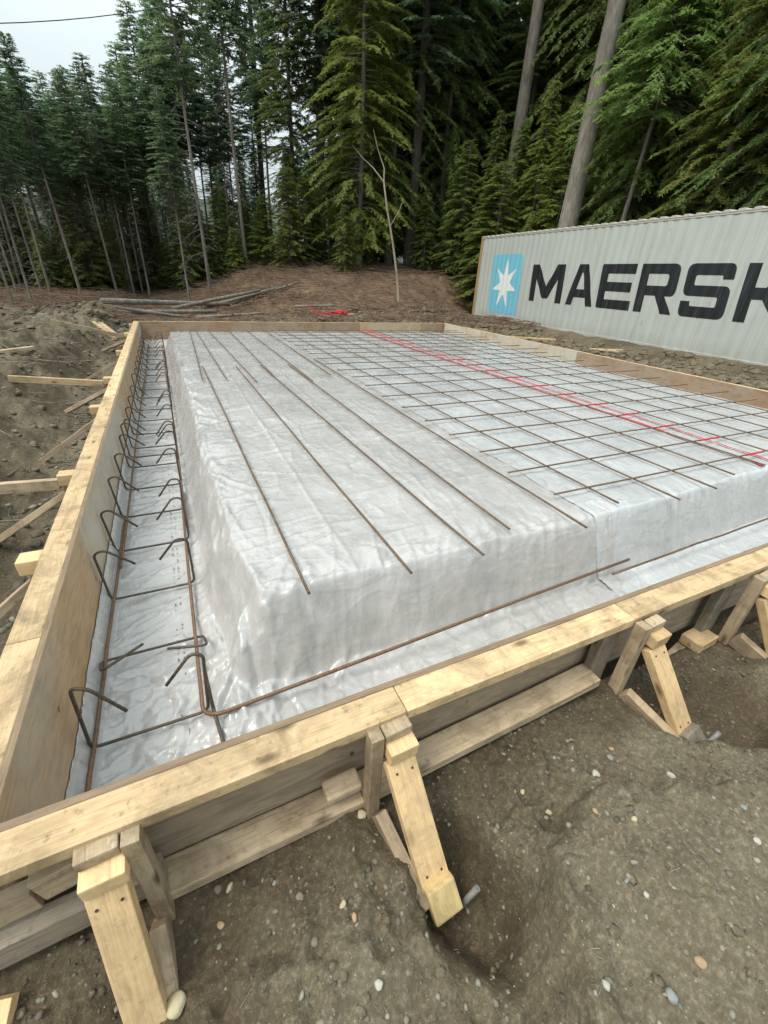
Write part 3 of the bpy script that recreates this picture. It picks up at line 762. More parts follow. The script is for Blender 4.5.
# ------------------------------------------------------------------ braces on the near side
def brace(x, label, s=1, foot=(0.0, .33, -.44), top_y=.628, yellow=False, pin='galv', base=-.43, length=None, bl=.0, mats=(None, None)):
    """s=+1: upright left of the kicker. s=-1: upright right of it."""
    rt = empty('form_brace', (x, .60, base)); tag(rt, label, 'brace', 'timber braces holding up the near side of the formwork')
    ux = x - s * .063 if s < 0 else x - .061
    board('upright', (ux, .610, base), (ux, .610, -.014), .044, .036, M['oldlumber'], rt, up=(1, 0, 0), bev=.003)
    kx = x; fx, fy, fzz = x + foot[0], foot[1], foot[2]
    board('top_block', (kx, .632, -.029), (kx + .002, .592, -.031), .080, .034, M['oldlumber'], rt, up=(0, 0, 1), bev=.006)
    board('top_block', (kx + .004, .628, -.073), (kx + .006, .560, -.078), .084, .050, mats[0] or M['lumber'], rt, up=(0, .2, 1), bev=.005)
    a = Vector((kx, .585, -.112)); b = Vector((fx, fy, fzz + .04)); d = (b - a).normalized()
    nrm = d.cross(Vector((1, 0, 0))); nrm = nrm if nrm.z > 0 else -nrm
    board('kicker', a, b, .086 if s > 0 else .078, .036, mats[1] or M['lumber'], rt, up=nrm, bev=.0035)
    board('foot_strut', (ux + s * .012, .585, base + .045), (fx - s * .050, fy - .01, fzz + .030), .075, .036, M['oldlumber'], rt, up=(1, 0, 0), bev=.003)
    e = b - d * .055
    board('foot_block', e + nrm * .040 + Vector((-.0, .01, 0)), e + nrm * .040 + d * .085, .086, .034, M['endblock'] if yellow else M['grey_lumber'], rt, up=nrm, bev=.006)
    pb = Vector((fx + .040, fy - .035, fzz - .06))
    pdir = Vector((.28, -.10, 1)).normalized()
    pp = tube('steel_stake', [pb, pb + pdir * .17], .0085, M[pin], rt, 9, origin=pb)
    tube('stake_head', [pb + pdir * .165, pb + pdir * .178], .0115, M[pin], pp, 9, origin=pb)
    # screws
    for dx in (-.022, .024):
        q = a + d * .035 + nrm * .019 + Vector((dx, 0, 0))
        tube('screw', [q, q + nrm * .0018], .0035, M['wire'], rt, 6, origin=q)
        q = b - d * .075 + nrm * .019 + Vector((dx, 0, 0))
        tube('screw', [q, q + nrm * .0018], .0035, M['wire'], rt, 6, origin=q)
    return rt
brace(-.312, 'timber brace at the lower left corner of the photo, nearest the camera', s=-1, foot=(.02, .405, -.57), base=-.42)
brace(.375, 'timber brace with a yellow end block in a pit, middle of the near side', s=1, foot=(.045, .375, -.505), yellow=True, base=-.41)
brace(1.43, 'timber brace right of centre with a grey foot block and long steel pin', s=1, foot=(.10, .385, -.50), base=-.40)
brace(2.18, 'timber brace cut by the right edge of the photo', s=1, foot=(.07, .43, -.46), base=-.39)
# dark vertical stud against the ply beside braces three and four
for xx in (1.31, 2.06):
    board('stud', (xx, FA[1] - .018 - .022, -.46), (xx, FA[1] - .018 - .022, -.040), .089, .036, M['grey_lumber'], form, up=(0, 1, 0), bev=.003)
# small plank stub and stick round brace three
o = board('offcut', (1.62, .62, -.44), (1.95, .68, -.42), .05, .02, M['oldlumber'], None); tag(o, 'pale splintered offcut under the form between the two right braces', 'offcut')
o = tube('steel_pin', [(1.47, .47, -.50), (1.53, .50, -.40)], .007, M['rebar_rusty'], n=7); tag(o, 'short rusty pin leaning on the strut of the brace right of centre', 'pin')
o = board('offcut', (-.60, .46, -.43), (-.57, .58, -.36), .07, .03, M['lumber'], None, cut=(.02, 0)); tag(o, 'pale board end poking from the dirt at the lower left edge', 'offcut')

# ------------------------------------------------------------------ braces on the left side
lb_labels = {1.85: 'side brace by the lower left edge, with a loose block on the cap', 2.72: 'side brace with a pale square block and a board reaching the left edge',
             4.15: 'side brace third along the left of the formwork', 5.28: 'side brace with a long pale strut, fourth along the left',
             7.0: 'side brace fifth along the left of the formwork', 8.9: 'farthest side brace but one on the left of the formwork', 10.3: 'side brace at the far left corner of the formwork'}
for k, yb in enumerate([1.85, 2.72, 4.15, 5.28, 7.0, 8.9, 10.3]):
    xo = FA[0] - .018 - .089 - .004
    rt = empty('side_brace', (xo - .05, yb, -.42)); tag(rt, lb_labels[yb], 'brace', 'timber braces on the left side of the formwork')
    board('upright', (xo - .045, yb + .04, -.48), (xo - .045, yb + .04, -.03), .089, .036, M['oldlumber'], rt, up=(0, 1, 0), bev=.003)
    board('top_block', (xo - .005, yb - .015, -.045), (xo - .085, yb - .012, -.045), .08, .065, M['lumber'], rt, bev=.006)
    ln = [.85, .95, .6, .78, .9, 1.0, .6][k]
    gzz = gz(xo - .1 - ln, yb) + .03
    if k in (1, 3, 5):
        board('strut', (xo - .09, yb - .015, -.075), (xo - .09 - ln, yb + [0, .03, 0, .03, -.05, .1, .05][k], max(gzz, -.12)), .036, .06, M['cap'] if k == 3 else M['oldlumber'], rt, up=(0, 0, 1), bev=.003)
    gl = gz(xo - .50, yb - .25)
    board('kicker', (xo - .06, yb - .02, -.13), (xo - .48, yb - .22 + .15 * (k % 2), gl + .0), .086 if k % 2 else .04, .036, M['oldlumber'], rt, up=(0, .3, 1), bev=.003)

# ------------------------------------------------------------------ loose timber lying about
def loose(p0, p1, w_, t_, mat, label, cat='plank', group=None, name='plank', lift=.02):
    a = (p0[0], p0[1], gz(*p0) + lift + t_ / 2); b = (p1[0], p1[1], gz(*p1) + lift + t_ / 2)
    o = board(name, a, b, w_, t_, mat, None, bev=.003, warp=.002); return tag(o, label, cat, group)
loose((7.4, 10.9), (9.9, 9.6), .09, .04, M['cap'], 'long pale board on the dirt between the right form and the container')
loose((8.9, 13.0), (10.7, 12.2), .09, .04, M['oldlumber'], 'long weathered board near the far end of the container')
loose((7.35, 11.6), (9.2, 11.9), .09, .04, M['cap'], 'pale board behind the far right form corner')
loose((9.7, 8.2), (10.3, 7.7), .14, .03, M['lumber'], 'short yellow offcut beside the container, left piece of the pair', 'offcut', None, 'offcut')
loose((9.6, 7.85), (10.1, 7.5), .12, .03, M['cap'], 'short yellow offcut beside the container, lower piece of the pair', 'offcut', None, 'offcut', .03)
loose((-1.35, 11.2), (-1.0, 10.9), .2, .05, M['cap'], 'split pale plank chunk on the spoil heap left of the far corner', 'offcut', None, 'offcut')
loose((-1.5, 6.6), (-3.1, 5.2), .06, .03, M['oldlumber'], 'thin weathered lath lying down the left bank')
loose((-1.0, 6.9), (-2.4, 3.8), .022, .022, M['grey_lumber'], 'thin stick lying diagonally on the left bank', 'stick', None, 'stick')

# logs by the tree line
lr = random.Random(5)
logs = [((-1.6, 15.3), (2.1, 17.3), .13), ((-1.2, 14.9), (1.5, 15.9), .11), ((.2, 15.5), (3.2, 17.6), .10), ((-1.9, 14.4), (.6, 14.9), .09), ((1.2, 16.9), (4.2, 18.5), .10), ((2.2, 17.6), (5.0, 18.8), .09), ((4.0, 15.8), (5.4, 15.6), .07), ((.8, 15.0), (2.9, 15.4), .08)]
ll = ['longest grey log on the pile at the left tree line', 'thick grey log at the front of the pile by the left trees', 'grey log crossing the top of the pile by the left trees', 'short log lying lowest at the left end of the pile',
      'log reaching from the pile toward the right', 'farthest thin log beyond the right end of the pile', 'short pale log alone on the brown slope behind the far form', 'thin log in front of the pile, nearest the formwork']
for (a, b, r_), lb in zip(logs, ll):
    pts = []
    za, zb2 = gz(*a) + r_ + .05, gz(*b) + r_ + .05
    off = .18 if 'top' in lb else 0
    for i in range(7):
        t = i / 6; pts.append((a[0] + (b[0] - a[0]) * t + lr.uniform(-.03, .03), a[1] + (b[1] - a[1]) * t, max(za + (zb2 - za) * t, gz(a[0] + (b[0] - a[0]) * t, a[1] + (b[1] - a[1]) * t) + r_ * .6) + off))
    o = tube('log', pts, [r_ * .62 * (1 - .25 * i / 6) for i in range(7)], M['log'], n=12); tag(o, lb, 'log', 'felled logs by the tree line')

# red rag with a stick
rt = empty('red_marker', (4.9, 14.0, gz(4.9, 14.0))); tag(rt, 'bright red rag and ribbon on a stick, on the brown slope behind the far form', 'marker')
zb_ = gz(4.9, 14.0) + .20
board('stick', (4.75, 14.0, zb_), (5.5, 14.0, zb_ + .02), .05, .04, M['cap'], rt)
bm = bmesh.new(); bmesh.ops.create_icosphere(bm, subdivisions=3, radius=1.0)
for v in bm.verts:
    n_ = 1 + .25 * math.sin(v.co.x * 7 + v.co.y * 5) * math.cos(v.co.z * 6)
    v.co = Vector((v.co.x * .26 * n_, v.co.y * .10 * n_, v.co.z * .09 * n_)) + Vector((.05, -.06, .24))
me = bpy.data.meshes.new('rag'); bm.to_mesh(me); bm.free(); o = link('rag', me, M['redrag'], rt)
rb = [(-.1, 0, .24), (-.35, .1, .20), (-.6, .1, .24), (-.75, .25, .34), (-.8, .45, .48)]
Vv = []
for i, p in enumerate(rb): Vv += [(p[0], p[1], p[2] - .03), (p[0], p[1] + .01, p[2] + .03)]
o = link('ribbon', np_mesh('ribbon', Vv, [(2 * i, 2 * i + 1, 2 * i + 3, 2 * i + 2) for i in range(4)]), M['redrag'], rt)

# ------------------------------------------------------------------ shipping container
cf = Vector((11.87, 16.52, -.30)); cn = Vector((10.93, 4.78, -.30))
cx_ = (cn - cf).normalized()
cont = bpy.data.objects.new('shipping_container', None); COL.objects.link(cont)
cy_ = Vector((0, 0, 1)).cross(cx_)   # outward direction? (X toward camera end, Z up)
CL, CW, CH = 12.19, 2.44, 2.92
M4 = Matrix(((cx_.x, cy_.x, 0, cf.x), (cx_.y, cy_.y, 0, cf.y), (0, 0, 1, cf.z), (0, 0, 0, 1)))
cont.matrix_world = M4; bpy.context.view_layer.update()
tag(cont, 'long pale grey shipping container with black lettering and a blue star square', 'container')
# local: X along length from far end; +Y points away from the photographed side
PIT = .278
def corr(s):
    u = (s % PIT)
    d = .012
    if u < .072: return 0.0
    if u < .140: return d * (u - .072) / .068
    if u < .210: return d
    return d * (1 - (u - .210) / .068)
def folds(a, b):
    out_ = [a]; k = int(a / PIT) - 1
    while k * PIT < b + PIT:
        for q in (0, .072, .140, .210):
            v = k * PIT + q
            if a + 1e-4 < v < b - 1e-4: out_.append(v)
        k += 1
    out_.append(b); return sorted(set(out_))
SGN = 1 if (cont.matrix_world.to_3x3() @ Vector((0, 1, 0))).x > 0 else -1
def cloc(name, V, F, mat, parent=cont, smooth=False):
    me = bpy.data.meshes.new(name); me.from_pydata([(v[0], v[1] * SGN, v[2]) for v in V], [], F)
    bm = bmesh.new(); bm.from_mesh(me); bmesh.ops.recalc_face_normals(bm, faces=bm.faces); bm.to_mesh(me); bm.free()
    return link(name, me, mat, parent)
def cbox(name, a, b, mat, parent=cont, bev=.006):
    bm = bmesh.new(); bmesh.ops.create_cube(bm, size=1)
    for v in bm.verts: v.co = Vector([(a[i] + b[i]) / 2 + v.co[i] * (b[i] - a[i]) for i in range(3)])
    for v in bm.verts: v.co.y *= SGN
    bmesh.ops.recalc_face_normals(bm, faces=bm.faces)
    if bev: bmesh.ops.bevel(bm, geom=list(bm.edges), offset=bev, segments=1, affect='EDGES')
    me = bpy.data.meshes.new(name); bm.to_mesh(me); bm.free(); return link(name, me, mat, parent)
def wall(name, y0, sgn):
    fs = folds(.16, CL - .16); V = []; F = []
    for s in fs:
        d = y0 + sgn * corr(s); V += [(s, d, .155), (s, d, CH - .06)]
    for i in range(len(fs) - 1): F.append((2 * i, 2 * i + 2, 2 * i + 3, 2 * i + 1))
    return cloc(name, V, F, M['cont'])
wall('side_panel', .012, 1); wall('side_panel', CW - .012, -1)
for y in (0, CW - .08):
    cbox('bottom_rail', (.165, y + .004, 0.0), (CL - .165, y + .076, .155), M['cont'])
    cbox('top_rail', (.165, y + .004, CH - .085), (CL - .165, y + .07, CH - .035), M['cont_roof'])
for x in (0, CL - .16):
    for y in (0, CW - .16):
        cbox('corner_post', (x, y, .12), (x + .16, y + .16, CH - .12), M['cont_rust'])
        for z in (0, CH - .118):
            cbox('corner_casting', (x - .008, y - .008, z), (x + .17, y + .17, z + .118), M['cont_rust'], bev=.01)
# far end panel and near end door plane
for x, nm in ((.05, 'end_panel'), (CL - .09, 'door')):
    V = []; F = []; n_ = 33
    for i in range(n_):
        y = .16 + (CW - .32) * i / (n_ - 1); d = (.03 if (i // 2) % 2 else 0.0); V += [(x + d, y, .12), (x + d, y, CH - .1)]
    for i in range(n_ - 1): F.append((2 * i, 2 * i + 2, 2 * i + 3, 2 * i + 1))
    cloc(nm, V, F, M['cont'])
    cbox('end_beam', (x - .04, .165, CH - .12), (x + .08, CW - .165, CH - .01), M['cont_rust'])
# corrugated roof with scalloped edge
V = []; F = []; sr_ = np.arange(.10, CL - .1, .03)
for s in sr_:
    z = CH - .035 + .022 * (1 + math.tanh(3.2 * math.sin(s / .31 * 2 * math.pi)))
    V += [(s, -.004, CH - .045), (s, -.008, z), (s, .05, z + .004), (s, CW - .05, z + .004), (s, CW + .004, z), (s, CW + .002, CH - .045)]
for i in range(len(sr_) - 1):
    for k in range(5): b = i * 6 + k; F.append((b, b + 1, b + 7, b + 6))
cloc('roof', V, F, M['cont_roof'])

def decal(name, loops, mat, off, z_skew=0.0):
    """2D loops (s,z) on the corrugated side, cut at the folds and pushed onto the panel."""
    bm = bmesh.new(); edges = []
    for lp in loops:
        vs = [bm.verts.new((p[0], 0, p[1])) for p in lp]
        for a, b in zip(vs, vs[1:] + vs[:1]): edges.append(bm.edges.new((a, b)))
    bmesh.ops.triangle_fill(bm, use_beauty=True, use_dissolve=False, edges=edges)
    s0 = min(v.co.x for v in bm.verts); s1 = max(v.co.x for v in bm.verts)
    for f in folds(s0, s1)[1:-1]:
        bmesh.ops.bisect_plane(bm, geom=list(bm.verts) + list(bm.edges) + list(bm.faces), plane_co=(f, 0, 0), plane_no=(1, 0, 0))
    for v in bm.verts: v.co.y = (.012 + corr(v.co.x) - off) * SGN
    bmesh.ops.recalc_face_normals(bm, faces=bm.faces)
    me = bpy.data.meshes.new(name); bm.to_mesh(me); bm.free()
    return link(name, me, mat, cont)
ZB, ZT = .86, 1.95     # letters' foot and head above the container's base
def L2(pts, s0, w_): # letter coords (0..1 wide,0..1 high) -> s,z with the slight skew seen
    return [(s0 + p[0] * w_ - .10 * (p[1] - .5) * (ZT - ZB) , ZB + p[1] * (ZT - ZB)) for p in pts]
def rc(pts, r=.12, seg=4, asp=1.0):
    o_ = []; n_ = len(pts)
    for i in range(n_):
        a, b, c = Vector(pts[i - 1][:2]), Vector(pts[i][:2]), Vector(pts[(i + 1) % n_][:2]); rr = pts[i][2] if len(pts[i]) > 2 else 0
        if rr == 0: o_.append((b.x, b.y)); continue
        u = (a - b); v = (c - b); s = b + u.normalized() * min(rr, u.length * .5); e = b + v.normalized() * min(rr, v.length * .5)
        for k in range(seg + 1):
            t = k / seg; q = (1 - t) ** 2 * s + 2 * t * (1 - t) * b + t * t * e; o_.append((q.x, q.y))
    return o_
h = .21
LET = {
 'M': (3.60, 1.60, [[(0, 0), (0, 1), (.22, 1), (.50, .42), (.78, 1), (1, 1), (1, 0), (.83, 0), (.83, .62), (.585, .10), (.415, .10), (.17, .62), (.17, 0)]]),
 'A': (5.42, 1.12, [[(0, 0), (.33, 1), (.67, 1), (1, 0), (.77, 0), (.71, .20), (.29, .20), (.23, 0)], [(.355, .40), (.645, .40), (.52, .80), (.48, .80)]]),
 'E': (6.70, 1.17, [rc([(0, 0, .05), (0, 1, .05), (1, 1), (1, 1 - h), (.22, 1 - h), (.22, .605), (.95, .605), (.95, .395), (.22, .395), (.22, h), (1, h), (1, 0)])]),
 'R': (8.02, 1.12, [rc([(0, 0), (0, 1), (.98, 1, .16), (.98, .36, .16), (.74, .36), (1.0, 0), (.73, 0), (.50, .36), (.22, .36), (.22, 0)]), rc([(.22, .56), (.74, .56, .06), (.74, .80, .06), (.22, .80)])]),
 'S': (9.30, 1.10, [rc([(0, 0, .14), (0, .30), (.22, .30), (.22, h, .04), (.78, h, .04), (.78, .40, .04), (0, .40, .14), (0, 1, .14), (1, 1, .14), (1, .72), (.78, .72), (.78, 1 - h, .04), (.22, 1 - h, .04), (.22, .60, .04), (1, .60, .14), (1, 0, .14)])]),
 'K': (10.62, 1.15, [[(0, 0), (0, 1), (.22, 1), (.22, .60), (.40, .60), (.72, 1), (1.0, 1), (.60, .50), (1.0, 0), (.72, 0), (.40, .40), (.22, .40), (.22, 0)]]),
}
for ch, (s0, w_, loops) in LET.items():
    o = decal('letter', [L2(lp, s0, w_) for lp in loops], M['letter'], .005)
    tag(o, 'painted letter ' + ch)
# square with star
q0, q1, zb0, zt0 = 1.10, 2.98, .33, 2.28
sq = rc([(q0 + .10, zb0, .16), (q0 - .08, zt0, .16), (q1 - .08, zt0, .16), (q1 + .08, zb0, .16)])
decal('blue_square', [sq], M['logo'], .005)
cs, cz = (q0 + q1) / 2, (zb0 + zt0) / 2
star = []
for k in range(14):
    an = math.pi / 2 + k * math.pi / 7; rr = .84 if k % 2 == 0 else .33
    star.append((cs + math.cos(an) * rr * .93, cz + math.sin(an) * rr))
decal('white_star', [star], M['star'], .009)

# ------------------------------------------------------------------ stones
def stone_obj(px, py, r_, mat, label, fl=.6, seed=0):
    bm = bmesh.new(); bmesh.ops.create_icosphere(bm, subdivisions=3, radius=1)
    g = random.Random(seed); ax = [g.uniform(.7, 1.25), g.uniform(.7, 1.1), fl]; ph = g.random() * 6
    for v in bm.verts:
        n_ = 1 + .10 * math.sin(v.co.x * 3 + ph) + .08 * math.sin(v.co.y * 4 + ph * 2) + .05 * math.sin(v.co.z * 5 + v.co.x * 4)
        v.co = Vector((v.co.x * ax[0], v.co.y * ax[1], v.co.z * ax[2])) * n_ * r_
    for f in bm.faces: f.smooth = True
    me = bpy.data.meshes.new('stone'); bm.to_mesh(me); bm.free()
    o = link('stone', me, mat); o.location = (px, py, gz(px, py) + r_ * fl * .45); o.rotation_euler = (g.uniform(-.2, .2), g.uniform(-.2, .2), g.random() * 6)
    return tag(o, label, 'stone', 'loose stones in the near dirt')
def hit(px, py):
    d = right * (px - 384) + down * (py - 512) + fwd * 423
    t = 1e-3
    for _ in range(40):
        lo = t; p = d * t; zz = p.z + CAM_Z; g_ = gz(p.x, p.y)
        if zz <= g_ + 1e-4: break
        t += max((zz - g_) / -d.z, 1e-6) if d.z < 0 else .001
    return p.x, p.y
SL = [(176, 1006, .020, 'cream', 'large cream oval stone beside the foot of the nearest brace', .5), (563, 700, .024, 'white', 'pale round stone just below the waler right of centre', .7),
      (589, 789, .013, 'white', 'white stone on the hummock, upper of the pale ones'), (662, 789, .013, 'white', 'white rounded stone on the hummock, right of the others'),
      (522, 793, .010, 'cream', 'cream stone at the crest left of the hummock'), (546, 817, .010, 'cream', 'thin cream stone below the crest of the hummock'),
      (606, 766, .010, 'grey', 'grey blue stone on the hummock top'), (607, 757, .009, 'orange', 'orange stone on the hummock top beside the grey one'),
      (612, 854, .009, 'cream', 'cream sliver of stone in the middle of the hummock'), (668, 812, .009, 'orange', 'yellow stone on the right of the hummock'),
      (578, 843, .008, 'orange', 'brown orange stone left of the cream sliver'), (727, 872, .009, 'white', 'white stone near the right edge of the dirt'),
      (672, 987, .012, 'orange', 'orange stone at the lower right of the photo'), (645, 1018, .013, 'grey', 'grey stone at the bottom edge of the photo'),
      (625, 921, .008, 'white', 'white stone next to a small hole in the hummock'), (607, 908, .007, 'grey', 'greenish stone above the small hole in the hummock'),
      (221, 926, .010, 'orange', 'orange stone in the dirt right of the nearest brace'), (314, 945, .011, 'brown', 'round brown stone in the middle of the bottom dirt'),
      (354, 925, .009, 'orange', 'orange ring marked stone between the two near braces'), (378, 992, .009, 'white', 'white stone low in the middle of the photo'),
      (343, 906, .008, 'cream', 'cream stone above the orange ring marked one'), (218, 890, .012, 'brown', 'brown stone under the near form board'),
      (230, 888, .010, 'cream', 'cream oblong stone under the near form board'), (362, 815, .011, 'cream', 'pale stone under the splice block of the near form'),
      (435, 922, .012, 'brown', 'dark stone beside the pit of the middle brace'), (300, 897, .010, 'brown', 'dull brown stone in the shaded dirt under the form'),
      (583, 1010, .009, 'white', 'small white stone at the bottom of the photo, right of centre'), (715, 840, .008, 'grey', 'small grey stone on the right of the hummock'),
      (752, 598, .016, 'white', 'pale stone behind the brace at the right edge'), (728, 625, .018, 'grey', 'grey stone by the foot of the right edge brace')]
for i, s_ in enumerate(SL):
    x, y = hit(s_[0], s_[1]); stone_obj(x, y, s_[2], ROCK[s_[3]], s_[4], s_[5] if len(s_) > 5 else .6, i)

def pebbles(name, n, region, rmin, rmax, seed, sub, powr=2.5):
    g = np.random.RandomState(seed)
    bm = bmesh.new(); bmesh.ops.create_icosphere(bm, subdivisions=sub, radius=1); bm.verts.ensure_lookup_table()
    bv = np.array([v.co[:] for v in bm.verts]); bf = np.array([[v.index for v in f.verts] for f in bm.faces]); bm.free()
    x, y = region(g, n); z = ground_z(x, y); n = len(x)
    r_ = rmin + (rmax - rmin) * g.rand(n) ** powr
    V = bv[None] * (1 + .22 * g.randn(n, len(bv), 1)).clip(.6, 1.5) * np.stack([g.uniform(.7, 1.4, n), g.uniform(.7, 1.1, n), g.uniform(.45, .8, n)], -1)[:, None] * r_[:, None, None]
    an = g.rand(n) * 6.28; c, s = np.cos(an)[:, None], np.sin(an)[:, None]
    V = np.stack([V[..., 0] * c - V[..., 1] * s, V[..., 0] * s + V[..., 1] * c, V[..., 2]], -1) + np.stack([x, y, z + r_ * .12], -1)[:, None]
    F = bf[None] + (np.arange(n) * len(bv))[:, None, None]
    me = np_mesh(name, V.reshape(-1, 3), F.reshape(-1, 3), False)
    a = me.attributes.new('tone', 'FLOAT', 'POINT'); a.data.foreach_set('value', np.repeat(g.rand(n) ** 1.7, len(bv)).astype(np.float32))
    return me
def reg_front(g, n):
    x = g.uniform(-1.0, 3.6, n); y = g.uniform(-.25, .72, n) ; k = (PN(x * 3, y * 3) > g.uniform(-.6, .3, n)); return x[k], y[k]
def reg_side(g, n):
    x = -.75 - g.rand(n) ** 1.3 * 5; y = 1 + g.rand(n) ** 1.4 * 12; return x, y
def reg_back(g, n):
    x = g.uniform(-5, 11, n); y = g.uniform(11.1, 15.5, n); return x, y
def reg_right(g, n):
    x = g.uniform(7.2, 10.7, n); y = g.uniform(3, 14, n); return x, y
for nm, me in (('gravel', pebbles('gravel', 11000, reg_front, .0010, .0095, 1, 1, 4.0)), ('gravel', pebbles('gravel', 4500, reg_side, .004, .035, 2, 1, 3)),
               ('gravel', pebbles('gravel', 2500, reg_back, .01, .06, 3, 1, 3)), ('gravel', pebbles('gravel', 1100, reg_right, .006, .035, 4, 1, 3))):
    o = link(nm, me, M['pebble']); tag(o, kind='stuff')
o = link('clods', pebbles('clods', 1500, reg_front, .002, .014, 7, 2, 3.2), M['dirt']); tag(o, 'crumbled soil clods in front of the formwork', 'soil clods', kind='stuff')
o = link('clods', pebbles('clods', 2200, reg_side, .006, .045, 8, 2, 3.0), M['dirt']); tag(o, 'crumbled soil clods on the left bank', 'soil clods', kind='stuff')
o = link('clods', pebbles('clods', 1600, reg_right, .02, .11, 9, 2, 3.0), M['dirt']); tag(o, 'dark crumbled soil clods along the foot of the container', 'soil clods', kind='stuff')
o = link('clods', pebbles('clods', 2200, reg_back, .02, .13, 10, 2, 3.2), M['dirt']); tag(o, 'soil clods heaped behind the far form', 'soil clods', kind='stuff')
gl_ = [o for o in COL.objects if o.name.startswith('gravel')]
for o, lb in zip(gl_, ['fine gravel and pebbles in the dirt in front of the formwork', 'gravel and clods on the left bank', 'gravel and clods behind the far form', 'gravel on the strip beside the container']):
    o['label'] = lb; o['category'] = 'gravel'

# twigs, bark and slash on the forest floor
def slash(n, region, lmin, lmax, rr, seed, name, mats, zup=.02):
    g = random.Random(seed); V = []; F = []
    for i in range(n):
        x, y = region(g); L = g.uniform(lmin, lmax); a = g.random() * math.pi; r_ = g.uniform(.4, 1) * rr; t = g.uniform(-.25, .3)
        z = gz_cache(x, y) + g.random() * zup + r_
        d = Vector((math.cos(a), math.sin(a), t * .5)) * L / 2; p = Vector((x, y, z)); s = d.cross(Vector((0, 0, 1))).normalized() * r_
        b = len(V); u = Vector((0, 0, r_ * 1.4)); mid = Vector((g.uniform(-.1, .1) * L, g.uniform(-.1, .1) * L, g.uniform(0, .06) * L))
        for q, k in ((p - d, 1), (p + mid, .9), (p + d, .45)):
            V += [q - s * k, q + s * k, q + u * k]
        for k in (0, 3):
            F += [(b + k, b + k + 1, b + k + 4, b + k + 3), (b + k + 1, b + k + 2, b + k + 5, b + k + 4), (b + k + 2, b + k, b + k + 3, b + k + 5)]
    me = np_mesh(name, [tuple(v) for v in V], F); return link(name, me, mats)
def gz_cache(x, y):
    i = min(max(np.searchsorted(xs, x), 1), len(xs) - 1); j = min(max(np.searchsorted(ys, y), 1), len(ys) - 1)
    return float(GZ[j, i])
o = slash(9500, lambda g: (g.uniform(-7, 18), g.uniform(12.0, 27)), .12, 1.3, .016, 3, 'forest_litter', M['litter'], .10); tag(o, 'broken twigs and bark littering the brown slope before the trees', 'forest litter', kind='stuff')
o = slash(900, lambda g: (g.uniform(-6, -.9), g.uniform(2, 13)), .05, .45, .007, 4, 'twigs', M['log'], .02); tag(o, 'small twigs and chips on the left bank', 'twigs', kind='stuff')
o = slash(200, lambda g: (g.uniform(-.8, 2.6), g.uniform(-.2, .62)), .010, .045, .0009, 8, 'rootlets', M['bark_pale'], .001); tag(o, 'thin straw and rootlets in the near dirt', 'rootlets', kind='stuff')

# ------------------------------------------------------------------ trees
def crown_mesh(name, seed, H, base, Rr, droop, nl, tw, leaf=.10, lw=.034, top=.55, shape=.8):
    g = np.random.RandomState(seed); Vs = []; lim = []
    for i in range(nl):
        u = (i + g.rand()) / nl; z0 = base + (H - base) * u
        r_ = Rr * ((1 - u) ** shape) * min(1, .45 + u * 4) * g.uniform(.35, 1.15) + .12
        az = g.rand() * 6.283; dx, dy = math.cos(az), math.sin(az)
        up_ = g.uniform(.0, .28) * (1 - droop) + .35 * u
        nt_ = max(3, int(tw * r_ / Rr * g.uniform(.8, 1.2)))
        s = np.sort(g.rand(nt_)) ** .75 * .9 + .12
        dr = droop * g.uniform(.7, 1.2)
        cx = dx * r_ * s; cy = dy * r_ * s; cz = z0 + r_ * (up_ * s - dr * s * s)
        lim.append(((0, 0, z0), (dx * r_ * .5, dy * r_ * .5, z0 + r_ * (up_ * .5 - dr * .25)), (dx * r_, dy * r_, z0 + r_ * (up_ - dr))))
        # slope direction of the limb at s
        fx = np.full(nt_, dx); fy = np.full(nt_, dy); fz_ = up_ - 2 * dr * s
        sidev = g.choice([-1, 1], nt_)
        nlf = 9
        tl = leaf * 3.4 * g.uniform(.6, 1.3, nt_) * (1.15 - .4 * s)
        # twig dir: forward + side + droop
        k = g.uniform(.0, 1.6, nt_)
        tx = fx + sidev * -fy * k; ty = fy + sidev * fx * k; tz = fz_ * .8 - droop * .75 * g.uniform(.2, 1.2, nt_)
        nn = np.sqrt(tx ** 2 + ty ** 2 + tz ** 2); tx /= nn; ty /= nn; tz /= nn
        px_, py_ = -ty, tx; pn = np.sqrt(px_ ** 2 + py_ ** 2) + 1e-6; px_ /= pn; py_ /= pn
        for j in range(nlf):
            t = (j + .5) / nlf; sg = 1 if j % 2 else -1
            bx = cx + tx * tl * t; by = cy + ty * tl * t; bz = cz + tz * tl * t - droop * .25 * tl * t * t
            ll_ = leaf * g.uniform(.7, 1.3, nt_) * (1.1 - .6 * t)
            ex = tx * .75 + px_ * sg * .75; ex = ex + g.normal(0, .28, nt_); ey = ty * .75 + py_ * sg * .75 + g.normal(0, .28, nt_); ez = tz * .75 - .25 * droop + g.normal(0, .30, nt_)
            tipx, tipy, tipz = bx + ex * ll_, by + ey * ll_, bz + ez * ll_
            wx, wy, wz = tx * lw, ty * lw, tz * lw + g.uniform(-.4, .4, nt_) * lw
            Vs.append(np.stack([np.stack([bx - wx, by - wy, bz - wz], -1), np.stack([bx + wx, by + wy, bz + wz], -1), np.stack([tipx, tipy, tipz], -1)], 1))
    V = np.concatenate(Vs, 0); n_ = len(V)
    return np_mesh(name, V.reshape(-1, 3), np.arange(n_ * 3).reshape(-1, 3), False), lim
